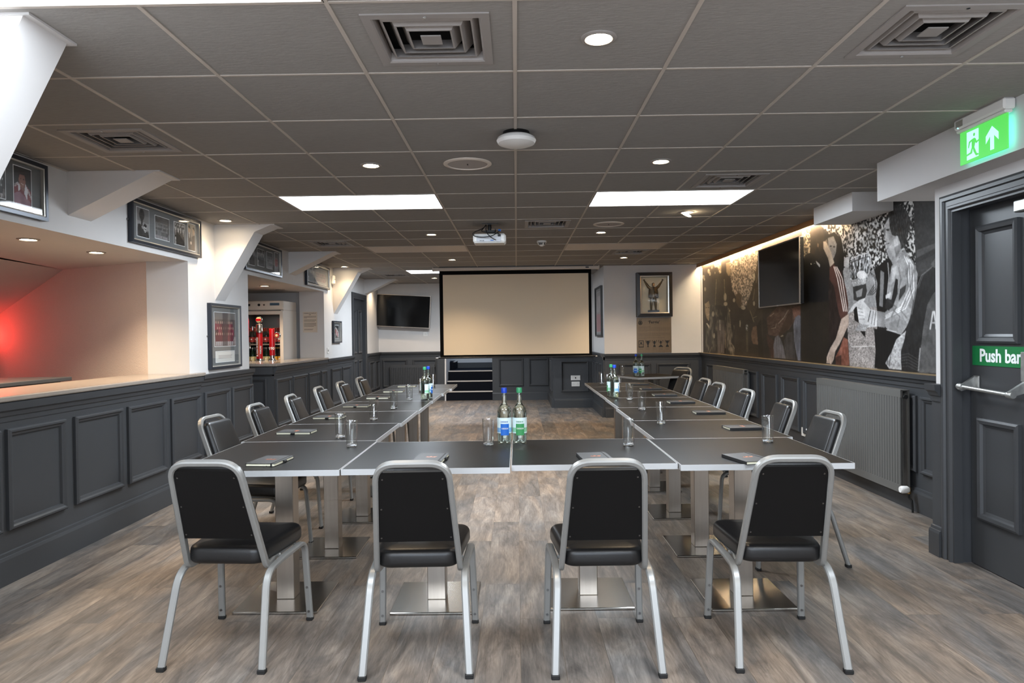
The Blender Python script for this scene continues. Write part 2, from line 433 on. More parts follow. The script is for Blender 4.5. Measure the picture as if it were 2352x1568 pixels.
# ------------------------------------------------------------------ printed pictures (colour per vertex, artwork only)
def lin(a):
    a = np.clip(a, 0, 255) / 255.0
    return np.where(a <= 0.04045, a / 12.92, ((a + 0.055) / 1.055) ** 2.4)
def vnoise(u, v, fu, fv, seed=0):
    r = np.random.RandomState(seed); g = r.rand(257, 257)
    x = u * fu; y = v * fv
    x0 = np.floor(x).astype(int); y0 = np.floor(y).astype(int); fx = x - x0; fy = y - y0
    fx = fx * fx * (3 - 2 * fx); fy = fy * fy * (3 - 2 * fy)
    a = g[y0 % 257, x0 % 257]; b = g[y0 % 257, (x0 + 1) % 257]; c = g[(y0 + 1) % 257, x0 % 257]; d = g[(y0 + 1) % 257, (x0 + 1) % 257]
    return (a * (1 - fx) + b * fx) * (1 - fy) + (c * (1 - fx) + d * fx) * fy
class Art:
    def __init__(s, u, v, base=(90, 90, 90)):
        s.u, s.v = u, v                                  # artwork coordinates of every sample
        s.c = np.zeros(u.shape + (3,)); s.c[:] = base
    def inside(s, poly):
        u, v = s.u, s.v; ins = np.zeros(u.shape, bool)
        n = len(poly)
        for i in range(n):
            x0, y0 = poly[i]; x1, y1 = poly[(i + 1) % n]
            if y0 == y1: continue
            cnd = (v > min(y0, y1)) & (v <= max(y0, y1))
            ins ^= cnd & (u < (v - y0) * (x1 - x0) / (y1 - y0) + x0)
        return ins
    def poly(s, pts, col, a=1.0, tex=0, fu=.5, fv=.5, seed=1):
        m = s.inside(pts); col = np.array(col, float)
        cc = np.broadcast_to(col, s.c.shape).copy()
        if tex: cc = cc + ((vnoise(s.u, s.v, fu, fv, seed) - .5) * 2 * tex)[..., None]
        s.c[m] = s.c[m] * (1 - a) + cc[m] * a; return s
    def ell(s, cx, cy, rx, ry, col, a=1.0, rot=0.0):
        du = s.u - cx; dv = s.v - cy; cr, sr = math.cos(rot), math.sin(rot)
        m = ((du * cr + dv * sr) / rx) ** 2 + ((-du * sr + dv * cr) / ry) ** 2 <= 1
        s.c[m] = s.c[m] * (1 - a) + np.array(col, float) * a; return s
    def line(s, pts, wd, col, a=1.0):
        for (x0, y0), (x1, y1) in zip(pts[:-1], pts[1:]):
            dx, dy = x1 - x0, y1 - y0; L2 = dx * dx + dy * dy + 1e-9
            t = np.clip(((s.u - x0) * dx + (s.v - y0) * dy) / L2, 0, 1)
            m = (s.u - x0 - t * dx) ** 2 + (s.v - y0 - t * dy) ** 2 <= (wd / 2) ** 2
            s.c[m] = s.c[m] * (1 - a) + np.array(col, float) * a
        return s
    def crowd(s, pts, lo, hi, fu, fv, seed, tint=(1, 1, 1), thr=.5, k=4):
        m = s.inside(pts)
        n = vnoise(s.u, s.v, fu, fv, seed) * .65 + vnoise(s.u, s.v, fu * 2.1, fv * 2.1, seed + 1) * .35
        t = np.clip((n - thr) * k + .5, 0, 1)
        cc = (lo + (hi - lo) * t)[..., None] * np.array(tint)
        s.c[m] = cc[m]; return s
def print_mesh(name, P, col, m, parent=None):
    # P: (nv, nu, 3) positions, col: (nv, nu, 3) in sRGB 0..255
    nv, nu = P.shape[:2]
    idx = np.arange(nv * nu).reshape(nv, nu)
    q = np.stack([idx[:-1, :-1], idx[:-1, 1:], idx[1:, 1:], idx[1:, :-1]], -1).reshape(-1, 4)
    me = bpy.data.meshes.new(name)
    me.vertices.add(nv * nu); me.vertices.foreach_set('co', P.reshape(-1).astype(np.float32))
    me.loops.add(q.size); me.loops.foreach_set('vertex_index', q.reshape(-1).astype(np.int32))
    me.polygons.add(len(q)); me.polygons.foreach_set('loop_start', np.arange(0, q.size, 4, dtype=np.int32))
    me.update(calc_edges=True); me.validate()
    at = me.color_attributes.new('Col', 'FLOAT_COLOR', 'POINT')
    rgba = np.ones((nv * nu, 4), np.float32); rgba[:, :3] = lin(col.reshape(-1, 3))
    at.data.foreach_set('color', rgba.reshape(-1))
    me.materials.append(MT[m])
    o = bpy.data.objects.new(name, me); COL.objects.link(o)
    if parent is not None: o.parent = parent
    return o

# ================================================================== ROOM SHELL
WL, WR = -2.82, 2.92               # left and right wall faces
YB, YF = -3.2, 14.15               # rear and far wall faces
RAIL = 1.0
struct(MB().box(-6.2, 3.3, YB, 16.6, -0.12, 0.0).build('floor', 'floor'))

# ceiling: one tile per 600 mm cell, cells with vents and panels stay open for them
cells_vent = {(-1, -1), (2, -1), (-4, 1), (2, 3), (-4, 8), (0, 6), (2, 10), (-4, 15), (-2, -7)}
cells_led = {(-3, 4), (1, 4), (-3, 9), (1, 9), (-3, 14), (-3, -2), (1, -2), (-3, -7), (1, -7)}
led_all = {(i + k, j) for i, j in cells_led for k in (0, 1)}
X0, Y0 = 0.008, 2.81
mb = MB()
for i in range(-5, 5):
    for j in range(-11, 19):
        if (i, j) in led_all or (i, j) in cells_vent: continue
        xa, xb = max(X0 + i * .6, WL), min(X0 + (i + 1) * .6, WR)
        ya, yb = max(Y0 + j * .6, YB), min(Y0 + (j + 1) * .6, YF)
        if xb > xa and yb > ya: mb.box(xa, xb, ya, yb, CZ, CZ + .012)
struct(mb.build('ceiling', 'tile'), 'grey square ceiling tiles')
mb = MB(); g = .0075
for i in range(-4, 5):
    x = X0 + i * .6
    segs = []; y = YB
    for (ci, cj) in sorted(cells_led, key=lambda c: c[1]):
        if ci + 1 == i: segs.append((y, Y0 + cj * .6)); y = Y0 + (cj + 1) * .6
    segs.append((y, YF))
    for a, b in segs: mb.box(x - g, x + g, a, b, CZ - .004, CZ + .03)
for j in range(-10, 19):
    y = Y0 + j * .6
    mb.box(WL, WR, y - g * .8, y + g * .8, CZ - .003, CZ + .03)
mb.box(WL, WL + .018, YB, YF, CZ - .003, CZ + .01); mb.box(WR - .018, WR, YB, YF, CZ - .003, CZ + .01)
struct(mb.build('ceiling', 'grid'), 'beige metal grid between the ceiling tiles')
struct(MB().box(-6.3, 3.4, YB - .1, 16.7, CZ + .25, CZ + .3).build('ceiling', 'duct'), 'dark slab above the tiles')

# left wall: header over the two bar openings, piers, far stretch with the door opening
WT = .36
mb = MB()
mb.box(WL - WT, WL, YB, 10.15, 1.99, CZ + .2)
mb.box(WL - WT, WL, YB, 1.2, 0, 1.99)
mb.box(WL - WT, WL, 5.95, 7.28, 0, 1.99)
mb.box(WL - WT, WL, 10.15, 11.95, 0, CZ + .2)
mb.box(WL - WT, WL, 11.95, 12.85, 2.0, CZ + .2)
mb.box(WL - WT, WL, 12.85, YF + .3, 0, CZ + .2)
mb.box(WL, -1.92, YB, 2.47, 0, CZ + .2)                       # pier beside the camera
struct(mb.build('wall_left', 'wall'))
# bar recess behind the left wall
mb = MB()
mb.prism([(-3.18, 5.97), (-4.27, 6.52), (-5.6, 7.2), (-5.6, 7.32), (-4.27, 6.64), (-3.18, 6.09)], 0, 1.99, 2)
struct(mb.build('wall_recess', 'alcove'), 'textured wall behind the near bar counter')
mb = MB()
mb.box(-5.6, -3.18, YB, 10.6, 1.99, 2.03)
mb.add([(-4.08, 5.3, 1.99), (-4.27, 6.53, 1.99), (-5.6, 7.2, 1.47), (-5.6, 4.4, 1.47), (-4.0, 3.5, 1.99)], [(0, 1, 2, 3, 4)])
struct(mb.build('ceiling', 'wall'), 'lower white ceiling over the bar recess')
mb = MB()
mb.box(-5.7, -5.6, YB, 10.6, 0, 2.0)
mb.box(-5.6, -3.1, 10.35, 10.5, 0, 2.0)
mb.box(-5.6, -3.1, .9, 1.0, 0, 2.0)
struct(mb.build('wall_recess', 'wall'), 'plain wall closing the bar recess')

# boxed roof braces along the left wall
def brace(y0, y1, poly, label):
    mb = MB(); mb.prism([(z, x) for x, z in poly], y0, y1, 1)
    o = mb.build('trim_1', 'wall'); struct(o, label)
    mb = MB(); xe = max(p[0] for p in poly)
    mb.box(poly[0][0], xe + .02, y0 - .006, y1 + .02, CZ - .008, CZ)
    o2 = mb.build('trim_2', 'wall'); struct(o2, 'thin ceiling flange of a boxed brace')
small = lambda y: brace(y, y + .24, [(WL, CZ), (-2.25, CZ), (-2.30, CZ - .022), (WL, 2.11)], 'small boxed brace under the ceiling')
big = lambda y: brace(y, y + .22, [(WL, CZ), (-2.27, CZ), (-2.33, CZ - .025), (-2.44, 2.315), (WL, 1.68)], 'tall boxed brace on the left wall')
small(4.36); big(6.48); small(8.6); big(10.70); small(12.88)
brace(2.25, 2.47, [(-1.93, CZ), (-1.585, CZ), (-1.60, CZ - .03), (-1.93, 1.72)], 'large boxed brace nearest the camera')

# right side
mb = MB()
mb.box(WR, WR + .2, 4.1, 11.1, 0, CZ + .2)
struct(mb.build('wall_right', 'wall'))
DX = 2.47
mb = MB()
mb.box(DX, DX + .3, YB, 2.95, 0, CZ + .2); mb.box(DX, DX + .3, 3.93, 4.10, 0, CZ + .2); mb.box(DX, DX + .3, 2.95, 3.93, 2.02, CZ + .2)
mb.box(DX + .3, WR + .2, 4.03, 4.09, 0, CZ + .2)
struct(mb.build('wall_right', 'wall'), 'white wall around the fire door')
struct(MB().box(2.32, WR, YB, 4.46, 2.14, CZ + .1).build('trim_3', 'wall'), 'white boxed beam over the fire door')
struct(MB().box(2.60, WR, 5.37, 6.06, 2.238, CZ + .1).build('trim_4', 'wall'), 'short white boxed beam over the mural')

# far end
mb = MB()
mb.box(1.38, WR + .2, 10.91, 11.1, 0, CZ + .2)
mb.box(1.38, 1.55, 11.1, 12.6, 0, CZ + .2)
mb.box(.85, 1.38, 12.42, 12.6, 0, CZ + .2)
mb.box(.66, .85, 12.42, YF, 0, CZ + .2)
mb.box(-.50, .66, 14.02, 14.2, 0, CZ + .2)
mb.box(-3.0, -1.45, YF, YF + .16, 0, CZ + .2)
mb.box(-1.5, -.4, YF, YF + .16, 1.9, CZ + .2)
struct(mb.build('wall_far', 'wall'))
# stairwell behind the far wall
mb = MB()
mb.box(-.50, -.40, 14.1, 16.4, 0, 2.6); mb.box(-1.60, -1.45, 14.31, 15.0, 0, 2.6); mb.box(-2.6, -1.5, 15.0, 15.1, 0, .5)
mb.box(-2.7, -.4, 15.8, 15.95, 0, 2.6); mb.box(-2.7, -2.6, 14.3, 15.95, 0, 2.6)
struct(mb.build('wall_stairwell', 'wall'), 'white stairwell walls beyond the far steps')
struct(MB().box(-2.6, -.50, 15.76, 15.8, .58, .70).build('baseboard_far', 'dark'))

# rear wall with an opening behind the added fill light
mb = MB()
mb.box(-6.2, 3.3, YB - .12, YB, 0, .8); mb.box(-6.2, 3.3, YB - .12, YB, 2.1, CZ + .3)
mb.box(-6.2, -2.6, YB - .12, YB, .8, 2.1); mb.box(1.9, 3.3, YB - .12, YB, .8, 2.1)
struct(mb.build('wall_rear', 'wall'))

# ------------------------------------------------------------------ panelled dado
def frame_T(A, u, n):
    # local x = along wall, y = out of the wall, z = up
    T = Matrix(((u[0], n[0], 0, A[0]), (u[1], n[1], 0, A[1]), (0, 0, 1, 0), (0, 0, 0, 1)))
    return T
PANEL = [(0, .0), (0, .016), (.008, .026), (.018, .026), (.026, .016), (.038, .012), (.042, .0)]
def dado(A, u, n, S, panels, side, label, rail=True, z0=.285, z1=.84, base=True, ends=True, gold=False, top=RAIL):
    T = frame_T(A, u, n)
    mb = MB(); mb.T = T
    mb.box(0, S, 0, .02, 0, .95)
    for a, b in panels:
        mb.ring((a, .02, z0), (1, 0, 0), (0, 0, 1), (0, 1, 0), b - a, z1 - z0, PANEL)
    if rail:
        pr = [(0, .90), (.028, .90), (.030, .93), (.040, .935), (.048, .955), (.062, .965), (.066, top), (0, top)]
        mb.prism(pr, 0, S, 0)
    o = mb.build('trim_5', 'dark'); struct(o, label); recalc(o)
    if gold:
        m2 = MB(); m2.T = T; m2.box(0, S, .004, .067, top, top + .006); struct(m2.build('trim_6', 'brassrail'), 'thin gold edge on the dado rail')
    if base:
        mb = MB(); mb.T = T
        mb.prism([(.02, 0), (.045, 0), (.045, .135), (.040, .150), (.032, .152), (.030, .168), (.02, .172)], 0, S, 0)
        recalc(struct(mb.build('baseboard_' + side, 'dark')))
L_ = (0, 1); XP = (1, 0)
# left wall between near counter and corner
dado((WL, 6.1), (0, 1), (1, 0), 1.18, [(.06, .60), (.66, 1.18)], 'left', 'charcoal panelling on the pier between the two bars')
struct(MB().box(WL, WL + .03, 7.262, 7.285, 0, .95).build('trim_7', 'dark'), 'corner bead of the pier panelling')
dado((WL, 10.15), (0, 1), (1, 0), 1.68, [(.25, .83), (.89, 1.46)], 'left', 'charcoal panelling left of the far door')
dado((WL, 12.93), (0, 1), (1, 0), 1.22, [(.15, .6), (.7, 1.1)], 'left', 'charcoal panelling beyond the far door')
# far wall pieces
dado((WL, YF), (1, 0), (0, -1), 1.37, [(.08, .58), (.69, 1.19)], 'far', 'charcoal panelling under the far television')
dado((-.50, 14.02), (1, 0), (0, -1), 1.16, [(.13, .63), (.74, 1.14)], 'far', 'charcoal panelling beside the steps')
dado((.66, 12.42), (0, 1), (-1, 0), 1.6, [(.2, .7)], 'far', 'return of the charcoal panelling beside the steps')
dado((.66, 12.42), (1, 0), (0, -1), .72, [(.12, .62)], 'far', 'charcoal panelling with sockets beside the column')
dado((1.38, 10.91), (0, 1), (-1, 0), 1.51, [(.10, .40), (.50, .95), (1.03, 1.4)], 'far', 'charcoal panelling on the side of the column')
dado((1.38, 10.91), (1, 0), (0, -1), 1.54, [(.20, .72), (.81, 1.33)], 'far', 'charcoal panelling under the lit display case')
# right wall under the mural: s measured from the far corner towards the camera
rp = [(.33, .75), (.8, 1.2), (1.3, 1.7), (1.75, 2.12), (2.20, 2.57), (2.72, 3.19), (3.32, 3.79), (3.9, 4.5), (4.6, 5.2), (5.45, 5.87), (5.93, 6.4)]
dado((WR, 10.91), (0, -1), (-1, 0), 6.8, rp, 'right', 'charcoal panelling below the mural', gold=True)
dado((DX, 4.11), (0, -1), (-1, 0), .1, [], 'right', 'narrow charcoal panelling beside the fire door')

# skirting rail around the two bars is part of the bar counters
def bar_counter(y0, y1, label, panels, endwall, deep=()):
    t = thing('bar_counter', label, 'bar counter', (WL, y0, 0), 0, 'panelled bar counters')
    S = y1 - y0
    mb = MB(); mb.box(-.30, 0, 0, S if endwall else 4.75, 0, .955); mb.build('counter_body', 'dark', t)
    mb = MB(); mb.T = Matrix(((0, 1, 0, 0), (1, 0, 0, 0), (0, 0, 1, 0), (0, 0, 0, 1)))
    mb.box(0, S, 0, .02, 0, .93)
    for a, b in panels: mb.ring((a, .02, .285), (1, 0, 0), (0, 0, 1), (0, 1, 0), b - a, .555, PANEL)
    recalc(mb.build('front_panel', 'dark', t))
    mb = MB(); mb.T = Matrix(((0, 1, 0, 0), (1, 0, 0, 0), (0, 0, 1, 0), (0, 0, 0, 1)))
    mb.prism([(0, .88), (.025, .88), (.027, .91), (.034, .912), (.040, .935), (.052, .945), (.056, .985), (.048, .988), (0, .99)], -.02 if endwall else 0, S, 0)
    recalc(mb.build('counter_moulding', 'dark', t))
    mb = MB(); mb.T = Matrix(((0, 1, 0, 0), (1, 0, 0, 0), (0, 0, 1, 0), (0, 0, 0, 1)))
    mb.prism([(.02, 0), (.045, 0), (.045, .135), (.040, .150), (.032, .152), (.030, .168), (.02, .172)], 0, S, 0)
    recalc(mb.build('plinth', 'dark', t))
    if endwall:
        mb = MB(); mb.box(-.5, .02, -.02, 0, 0, .93)
        mb.ring((-.48, -.02, .12), (1, 0, 0), (0, 0, 1), (0, -1, 0), .42, .74, PANEL)
        mb.prism([(-.06, .90), (-.02, .90), (-.02, .985), (-.06, .985)], -.5, .02, 0)
        recalc(mb.build('end_panel', 'dark', t))
    mb = MB()
    for a, b, xd in deep: mb.box(-xd, .062, a, b, .992, 1.022, .006)
    mb.build('counter_top', 'counter', t)
    return t
bc = bar_counter(1.2, 6.1, 'long charcoal panelled bar counter in front of the red lit recess',
                 [(2.56 - .6, 2.56 - .05), (2.56, 3.05), (3.14, 3.67), (3.74, 4.28), (4.36, 4.88)], False, [(0.0, 4.75, .47), (4.75, 4.93, 0.02)])
bar_counter(7.98, 10.15, 'charcoal panelled bar counter with the beer taps and fridge behind it',
            [(.0 + .02, .57), (.62, 1.22), (1.28, 1.80), (1.86, 2.15)], True, [(-.05, 1.42, .68), (1.42, 2.17, .33)])
bb = thing('back_bar_shelf', 'low dark back bar worktop behind the near bar counter', 'shelf', (-4.2, 3.2, 0))
MB().box(-1.0, .62, 0, 2.35, 1.0, 1.03, .004).build('worktop', 'dark', bb)
MB().box(-1.0, .56, .02, 2.3, 0, 1.0).build('cabinet_body', 'dark', bb)

# skirting for the pier near the camera, boxed duct flanges
# ------------------------------------------------------------------ doors
def panel_door(T, W, H, cols, rows, name, parent):
    mb = MB(); mb.T = T; mb.box(0, W, -.04, 0, .006, H)
    for a, b in cols:
        for c, d in rows:
            mb.ring((a, 0, c), (1, 0, 0), (0, 0, 1), (0, 1, 0), b - a, d - c, [(0, 0), (0, .018), (.012, .024), (.03, .02), (.036, .006), (.045, .002), (.05, 0)])
    o = mb.build(name, 'dark', parent); recalc(o); return o
# far left door
d2 = bpy.data.objects.new('door_2', None); COL.objects.link(d2); d2['kind'] = 'structure'; d2['label'] = 'charcoal panelled door at the far end of the left wall'
T = frame_T((WL - .045, 11.95), (0, 1), (1, 0))
panel_door(T, .90, 1.98, [(.10, .40), (.50, .80)], [(.25, .90), (1.02, 1.80)], 'door_leaf', d2)
mb = MB(); mb.T = frame_T((WL, 11.85), (0, 1), (1, 0))
A_ = [(0, 0), (0, .022), (.02, .03), (.06, .03), (.075, .02), (.104, .014), (.104, -.05)]
def archi(mb, W, H, prof):
    # three sided door surround
    vs = []; 
    for d, t in prof: vs += [(d, t, 0), (d, t, H - d), (W - d, t, H - d), (W - d, t, 0)]
    fs = []
    for i in range(len(prof) - 1):
        for k in range(3): a = i * 4 + k; fs.append((a, a + 1, a + 5, a + 4))
    mb.add(vs, fs)
archi(mb, 1.10, 2.09, A_)
recalc(mb.build('door_frame', 'dark', d2))
# fire door on the right
d1 = bpy.data.objects.new('door_1', None); COL.objects.link(d1); d1['kind'] = 'structure'; d1['label'] = 'charcoal fire door with a push bar'
T = frame_T((2.55, 3.91), (0, -1), (-1, 0))
panel_door(T, .90, 1.985, [(.07, .39), (.50, .82)], [(.27, .83), (1.24, 1.88)], 'door_leaf', d1)
mb = MB(); mb.T = frame_T((DX, 4.01), (0, -1), (-1, 0))
archi(mb, 1.12, 2.075, [(0, 0), (0, .030), (.012, .034), (.03, .034), (.036, .022), (.062, .022), (.068, .032), (.08, .032), (.09, .02), (.10, .02), (.10, -.03), (.085, -.03), (.085, -.12)])
recalc(mb.build('door_frame', 'dark', d1))
s = MB(); s.T = T; s.box(.02, .46, 0, .004, 1.118, 1.225); sg = s.build('push_bar_sign', 'green', d1, label='green sign reading Push bar')
t_ = text('Push bar', .098, 'whiteink', d1, (2.545, 3.91 - .24, 1.170), (0, -1, 0), (0, 0, 1), name='sign_lettering', depth=.0008, bold=.0022, sx=.93)
pbm = MB(); pbm.T = T
pbm.sweep([(.03, .085, 1.0), (.42, .085, .985)], circprof(.011, 12), (0, 0, 1))
pb = pbm.build('push_bar', 'worn', d1, True, label='worn galvanised push bar')
for a in (.03, .42):
    k = MB(); k.T = T
    k.box(a - .015 + .02, a + .05, 0, .012, .985, 1.06, .003)
    k.prism([(.0, 1.05), (.012, 1.055), (.10, 1.0), (.10, .985), (.085, .975), (.0, 1.0)], a + .005, a + .022, 0)
    k.lathe([(.016, -.02), (.018, -.012), (.018, .012), (.016, .02)], loc=(a + .012, .085, 1.0 - (a > .1) * .015), axis=0, n=16)
    k.build('bar_bracket', 'worn', pb)
k = MB(); k.T = T; k.box(.41, .45, 0, .02, 1.05, 1.20, .003); k.build('latch_housing', 'worn', pb)
k = MB(); k.T = T; k.box(.40, .50, 0, .045, 1.90, 1.96, .006); k.build('door_closer', 'worn', d1)

# ------------------------------------------------------------------ far steps
st = bpy.data.objects.new('stairs', None); COL.objects.link(st); st['kind'] = 'structure'; st['label'] = 'navy carpeted steps with pale nosings'
mb = MB(); nb = MB()
for k, (z, y) in enumerate(((.19, 14.05), (.385, 14.32), (.58, 14.59))):
    mb.box(-1.45, -.50, y, 14.9, z - .195 if k else 0, z - .002)
    nb.box(-1.45, -.50, y - .012, y + .035, z - .022, z)
mb.box(-2.6, -.50, 14.9, 15.8, .4, .578)
for k in range(3):
    mb.box(-2.6, -1.35 - .25 * k, 14.95, 15.75, .578, .578 + .17 * (k + 1)); nb.box(-1.35 - .25 * k - .03, -1.35 - .25 * k + .004, 14.95, 15.75, .578 + .17 * (k + 1) - .012, .578 + .17 * (k + 1) + .002)
mb.build('step', 'carpet', st); nb.build('step_nosing', 'nosing', st)
struct(MB().prism([(14.02, .0), (14.14, .0), (14.30, .62), (14.30, .95), (14.14, .95)], -1.47, -1.445, 0).build('trim_8', 'wall'), 'pale end board beside the steps')

# ------------------------------------------------------------------ ceiling fittings
def vent(i, j, label):
    x, y = X0 + (i + .5) * .6, Y0 + (j + .5) * .6
    t = thing('ceiling_vent', label, 'air vent', (x, y, CZ), 0, 'square ceiling air vents')
    D = (0, 0, -1)
    def rg(h, prof, mb): mb.ring((-h, -h, 0), (1, 0, 0), (0, 1, 0), D, 2 * h, 2 * h, prof); return mb
    mb = MB(); rg(.30, [(0, 0), (.085, 0)], mb); mb.build('ceiling_tile', 'tile', t)
    mb = MB(); rg(.215, [(0, 0), (0, .005), (.03, .006), (.036, .002), (.04, -.03)], mb)
    recalc(mb.build('vent_frame', 'vent', t))
    for h in (.155, .115, .078):
        mb = MB(); rg(h, [(0, -.002), (.006, -.002), (-.022, -.045), (-.026, -.045), (0, -.002)], mb); recalc(mb.build('vent_louvre', 'vent', t))
    mb = MB(); mb.box(-.036, .036, -.036, .036, 0.0, .004); mb.build('vent_centre', 'vent', t)
    mb = MB(); mb.box(-.2, .2, -.2, .2, .07, .08); rg(.2, [(0, 0), (0, -.075)], mb); mb.build('vent_box', 'duct', t)
    for yy in (-.198, .198):
        mb = MB(); mb.lathe([(.006, -.0075), (.006, -.005)], 0, yy, 10); mb.build('screw', 'chrome', t)
    return t
vl = {(-1, -1): 'large square ceiling vent nearest the camera, left of the front spotlight', (2, -1): 'square ceiling vent at the top right above the exit sign',
      (-4, 1): 'square ceiling vent between the two nearest boxed braces on the left', (2, 3): 'square ceiling vent beside the right lit panel',
      (-4, 8): 'square ceiling vent left of the left unlit panel', (0, 6): 'square ceiling vent right of the projector',
      (2, 10): 'square ceiling vent beyond the right unlit panel', (-4, 15): 'farthest square ceiling vent near the wall television'}
for k, v in vl.items(): vent(k[0], k[1], v)
ll = {(-3, 4): ('lit white ceiling panel left of the room centre', 1), (1, 4): ('lit white ceiling panel right of the room centre', 1),
      (-3, 9): ('unlit pale ceiling panel left of the projector', 0), (1, 9): ('unlit pale ceiling panel right of the smoke detector', 0),
      (-3, 14): ('far lit ceiling panel partly behind the projection screen', 1), (-3, -2): ('lit ceiling panel at the top left edge of the photo', 1),
      (1, -2): ('lit ceiling panel at the top right edge of the photo', 1), (-3, -7): ('lit ceiling panel behind the camera on the left', 1), (1, -7): ('lit ceiling panel behind the camera on the right', 1)}
for (i, j), (lb, on_) in ll.items():
    x, y = X0 + (i + 1) * .6, Y0 + (j + .5) * .6
    t = thing('ceiling_panel_light', lb, 'ceiling light', (x, y, CZ), 0, 'rectangular ceiling panel lights')
    mb = MB(); mb.box(-.588, .588, -.288, .288, -.001, .01); mb.build('diffuser', 'led' if on_ else 'ledoff', t)
    mb = MB(); mb.ring((-.6, -.3, 0), (1, 0, 0), (0, 1, 0), (0, 0, -1), 1.2, .6, [(0, 0), (.004, .004), (.012, .004), (.013, -.002)]); recalc(mb.build('panel_frame', 'grid', t))
    if on_:
        area('panel_light', (x, y, CZ - .012), (1.15, .55), PANEL_W * (.4 if j == -2 else 1), COOL)
def spot(x, y, label, on_=True, tilt=0, z=CZ, e=None, grp='round recessed ceiling spotlights'):
    if e is None: e = SPOT_W * .85 if y < 7 else SPOT_W * 2.6
    t = thing('spotlight', label, 'spotlight', (x, y, z), 0, grp)
    mb = MB(); mb.lathe([(.066, 0), (.066, -.003), (.060, -.006), (.050, -.007), (.046, -.002), (.044, .002)], n=32, cap=False); mb.build('trim_ring', 'vent', t, True)
    mb = MB(); mb.lathe([(.044, -.001), (.030, -.003), (.001, -.004)], n=28); q = mb.build('lamp_lens', 'lamp' if on_ else 'lampoff', t, True)
    if tilt: q.rotation_euler = (0, tilt, 0); q.location = (0, 0, -.022)
    if on_:
        l = bpy.data.lights.new('spotlight_beam', 'SPOT'); l.energy = e; l.color = WARM; l.spot_size = math.radians(125); l.spot_blend = .9; l.shadow_soft_size = .04
        o = bpy.data.objects.new('spotlight_beam', l); o.location = (x, y, z - .03); COL.objects.link(o)
        if tilt: o.rotation_euler = (0, tilt, 0)
    return t
spot(.31, 2.51, 'large bright spotlight nearest the camera')
spot(-.89, 4.31, 'lit spotlight in front of the left lit panel'); spot(.91, 4.32, 'lit spotlight in front of the right lit panel')
spot(-.88, 7.28, 'lit spotlight left of the projector'); spot(.90, 7.30, 'lit spotlight beside the round speaker on the right')
spot(-.89, 9.73, 'lit spotlight beyond the left unlit panel'); spot(1.52, 9.76, 'lit spotlight beyond the far right vent')
spot(1.52, 6.16, 'tilted lit spotlight behind the right lit panel', tilt=.45)
spot(-2.61, 6.24, 'lit spotlight close to the left wall by the second framed strip', e=4.5); spot(-2.59, 10.48, 'small lit spotlight close to the left wall by the white sensor', e=4.5)
spot(-1.5, 12.76, 'farthest lit spotlight near the wall television')
for x, y in ((-.9, .3), (1.2, .3), (-.9, -1.8), (1.2, -1.8)): spot(x, y, 'spotlight out of view behind the camera', e=15)
spot(-2.60, 13.40, 'spotlight hidden behind the farthest small brace', e=7)
spot(-3.20, 4.54, 'left spotlight under the recess ceiling of the near bar', z=1.99, e=16, grp='spotlights over the bars'); spot(-3.19, 5.26, 'right spotlight under the recess ceiling of the near bar', z=1.99, e=16, grp='spotlights over the bars')
spot(-3.95, 5.15, 'unseen spotlight added over the back bar to brighten the recess wall', z=1.99, e=12, grp='spotlights over the bars')  # extra lamp out of view, added to lift the dark recess wall
spot(-3.2, 3.7, 'spotlight over the near bar just outside the left edge of the photo', z=1.99, e=16, grp='spotlights over the bars')
spot(-3.22, 8.87, 'lit spotlight over the bar with the beer taps', z=1.99, e=14, grp='spotlights over the bars'); spot(-3.28, 9.63, 'unlit spotlight in front of the fridge', False, z=1.99, grp='spotlights over the bars')
# ceiling speakers, access point, smoke detector
for x, y, lb in ((-.29, 4.31, 'large round white ceiling speaker near the white access point'), (.91, 6.76, 'round white ceiling speaker between the spotlights on the right')):
    t = thing('ceiling_speaker', lb, 'speaker', (x, y, CZ), 0, 'round ceiling speakers')
    MB().lathe([(.15, 0), (.15, -.004), (.142, -.008), (.126, -.009), (.124, -.004)], n=48, cap=False).build('speaker_rim', 'ledoff', t, True)
    MB().lathe([(.124, -.004), (.06, -.005), (.001, -.005)], n=48).build('speaker_grille', mat('speaker_mesh', C3(170, 162, 156), .8, noise=.2, nscale=400), t, True)
    MB().box(-.003, .003, -.012, .012, -.008, -.005).build('logo_badge', 'duct', t)
t = thing('wireless_access_point', 'rounded white access point hanging under the ceiling', 'access point', (.012, 3.66, CZ))
MB().lathe([(.07, 0), (.075, -.022)], n=32).build('mounting_base', 'black', t)
MB().lathe([(.080, -.020), (.098, -.030), (.104, -.044), (.096, -.060), (.070, -.070), (.001, -.074)], n=48).build('housing', 'white', t, True)
t = thing('smoke_detector', 'white smoke detector on the ceiling right of the projector', 'smoke detector', (.30, 7.91, CZ))
MB().lathe([(.055, 0), (.057, -.010), (.055, -.022)], n=32).build('detector_base', 'white', t, True)
MB().lathe([(.046, -.022), (.040, -.045)], n=32).build('sensing_chamber', 'black', t)
mb = MB()
for k in range(4):
    a = k * PI / 2 + .4; mb.box(.040 * math.cos(a) - .005, .040 * math.cos(a) + .005, .040 * math.sin(a) - .005, .040 * math.sin(a) + .005, -.046, -.022)
mb.lathe([(.050, -.030), (.048, -.033)], n=32); mb.lathe([(.040, -.043), (.026, -.052), (.016, -.062), (.001, -.064)], n=32)
mb.build('detector_cover', 'white', t, True)
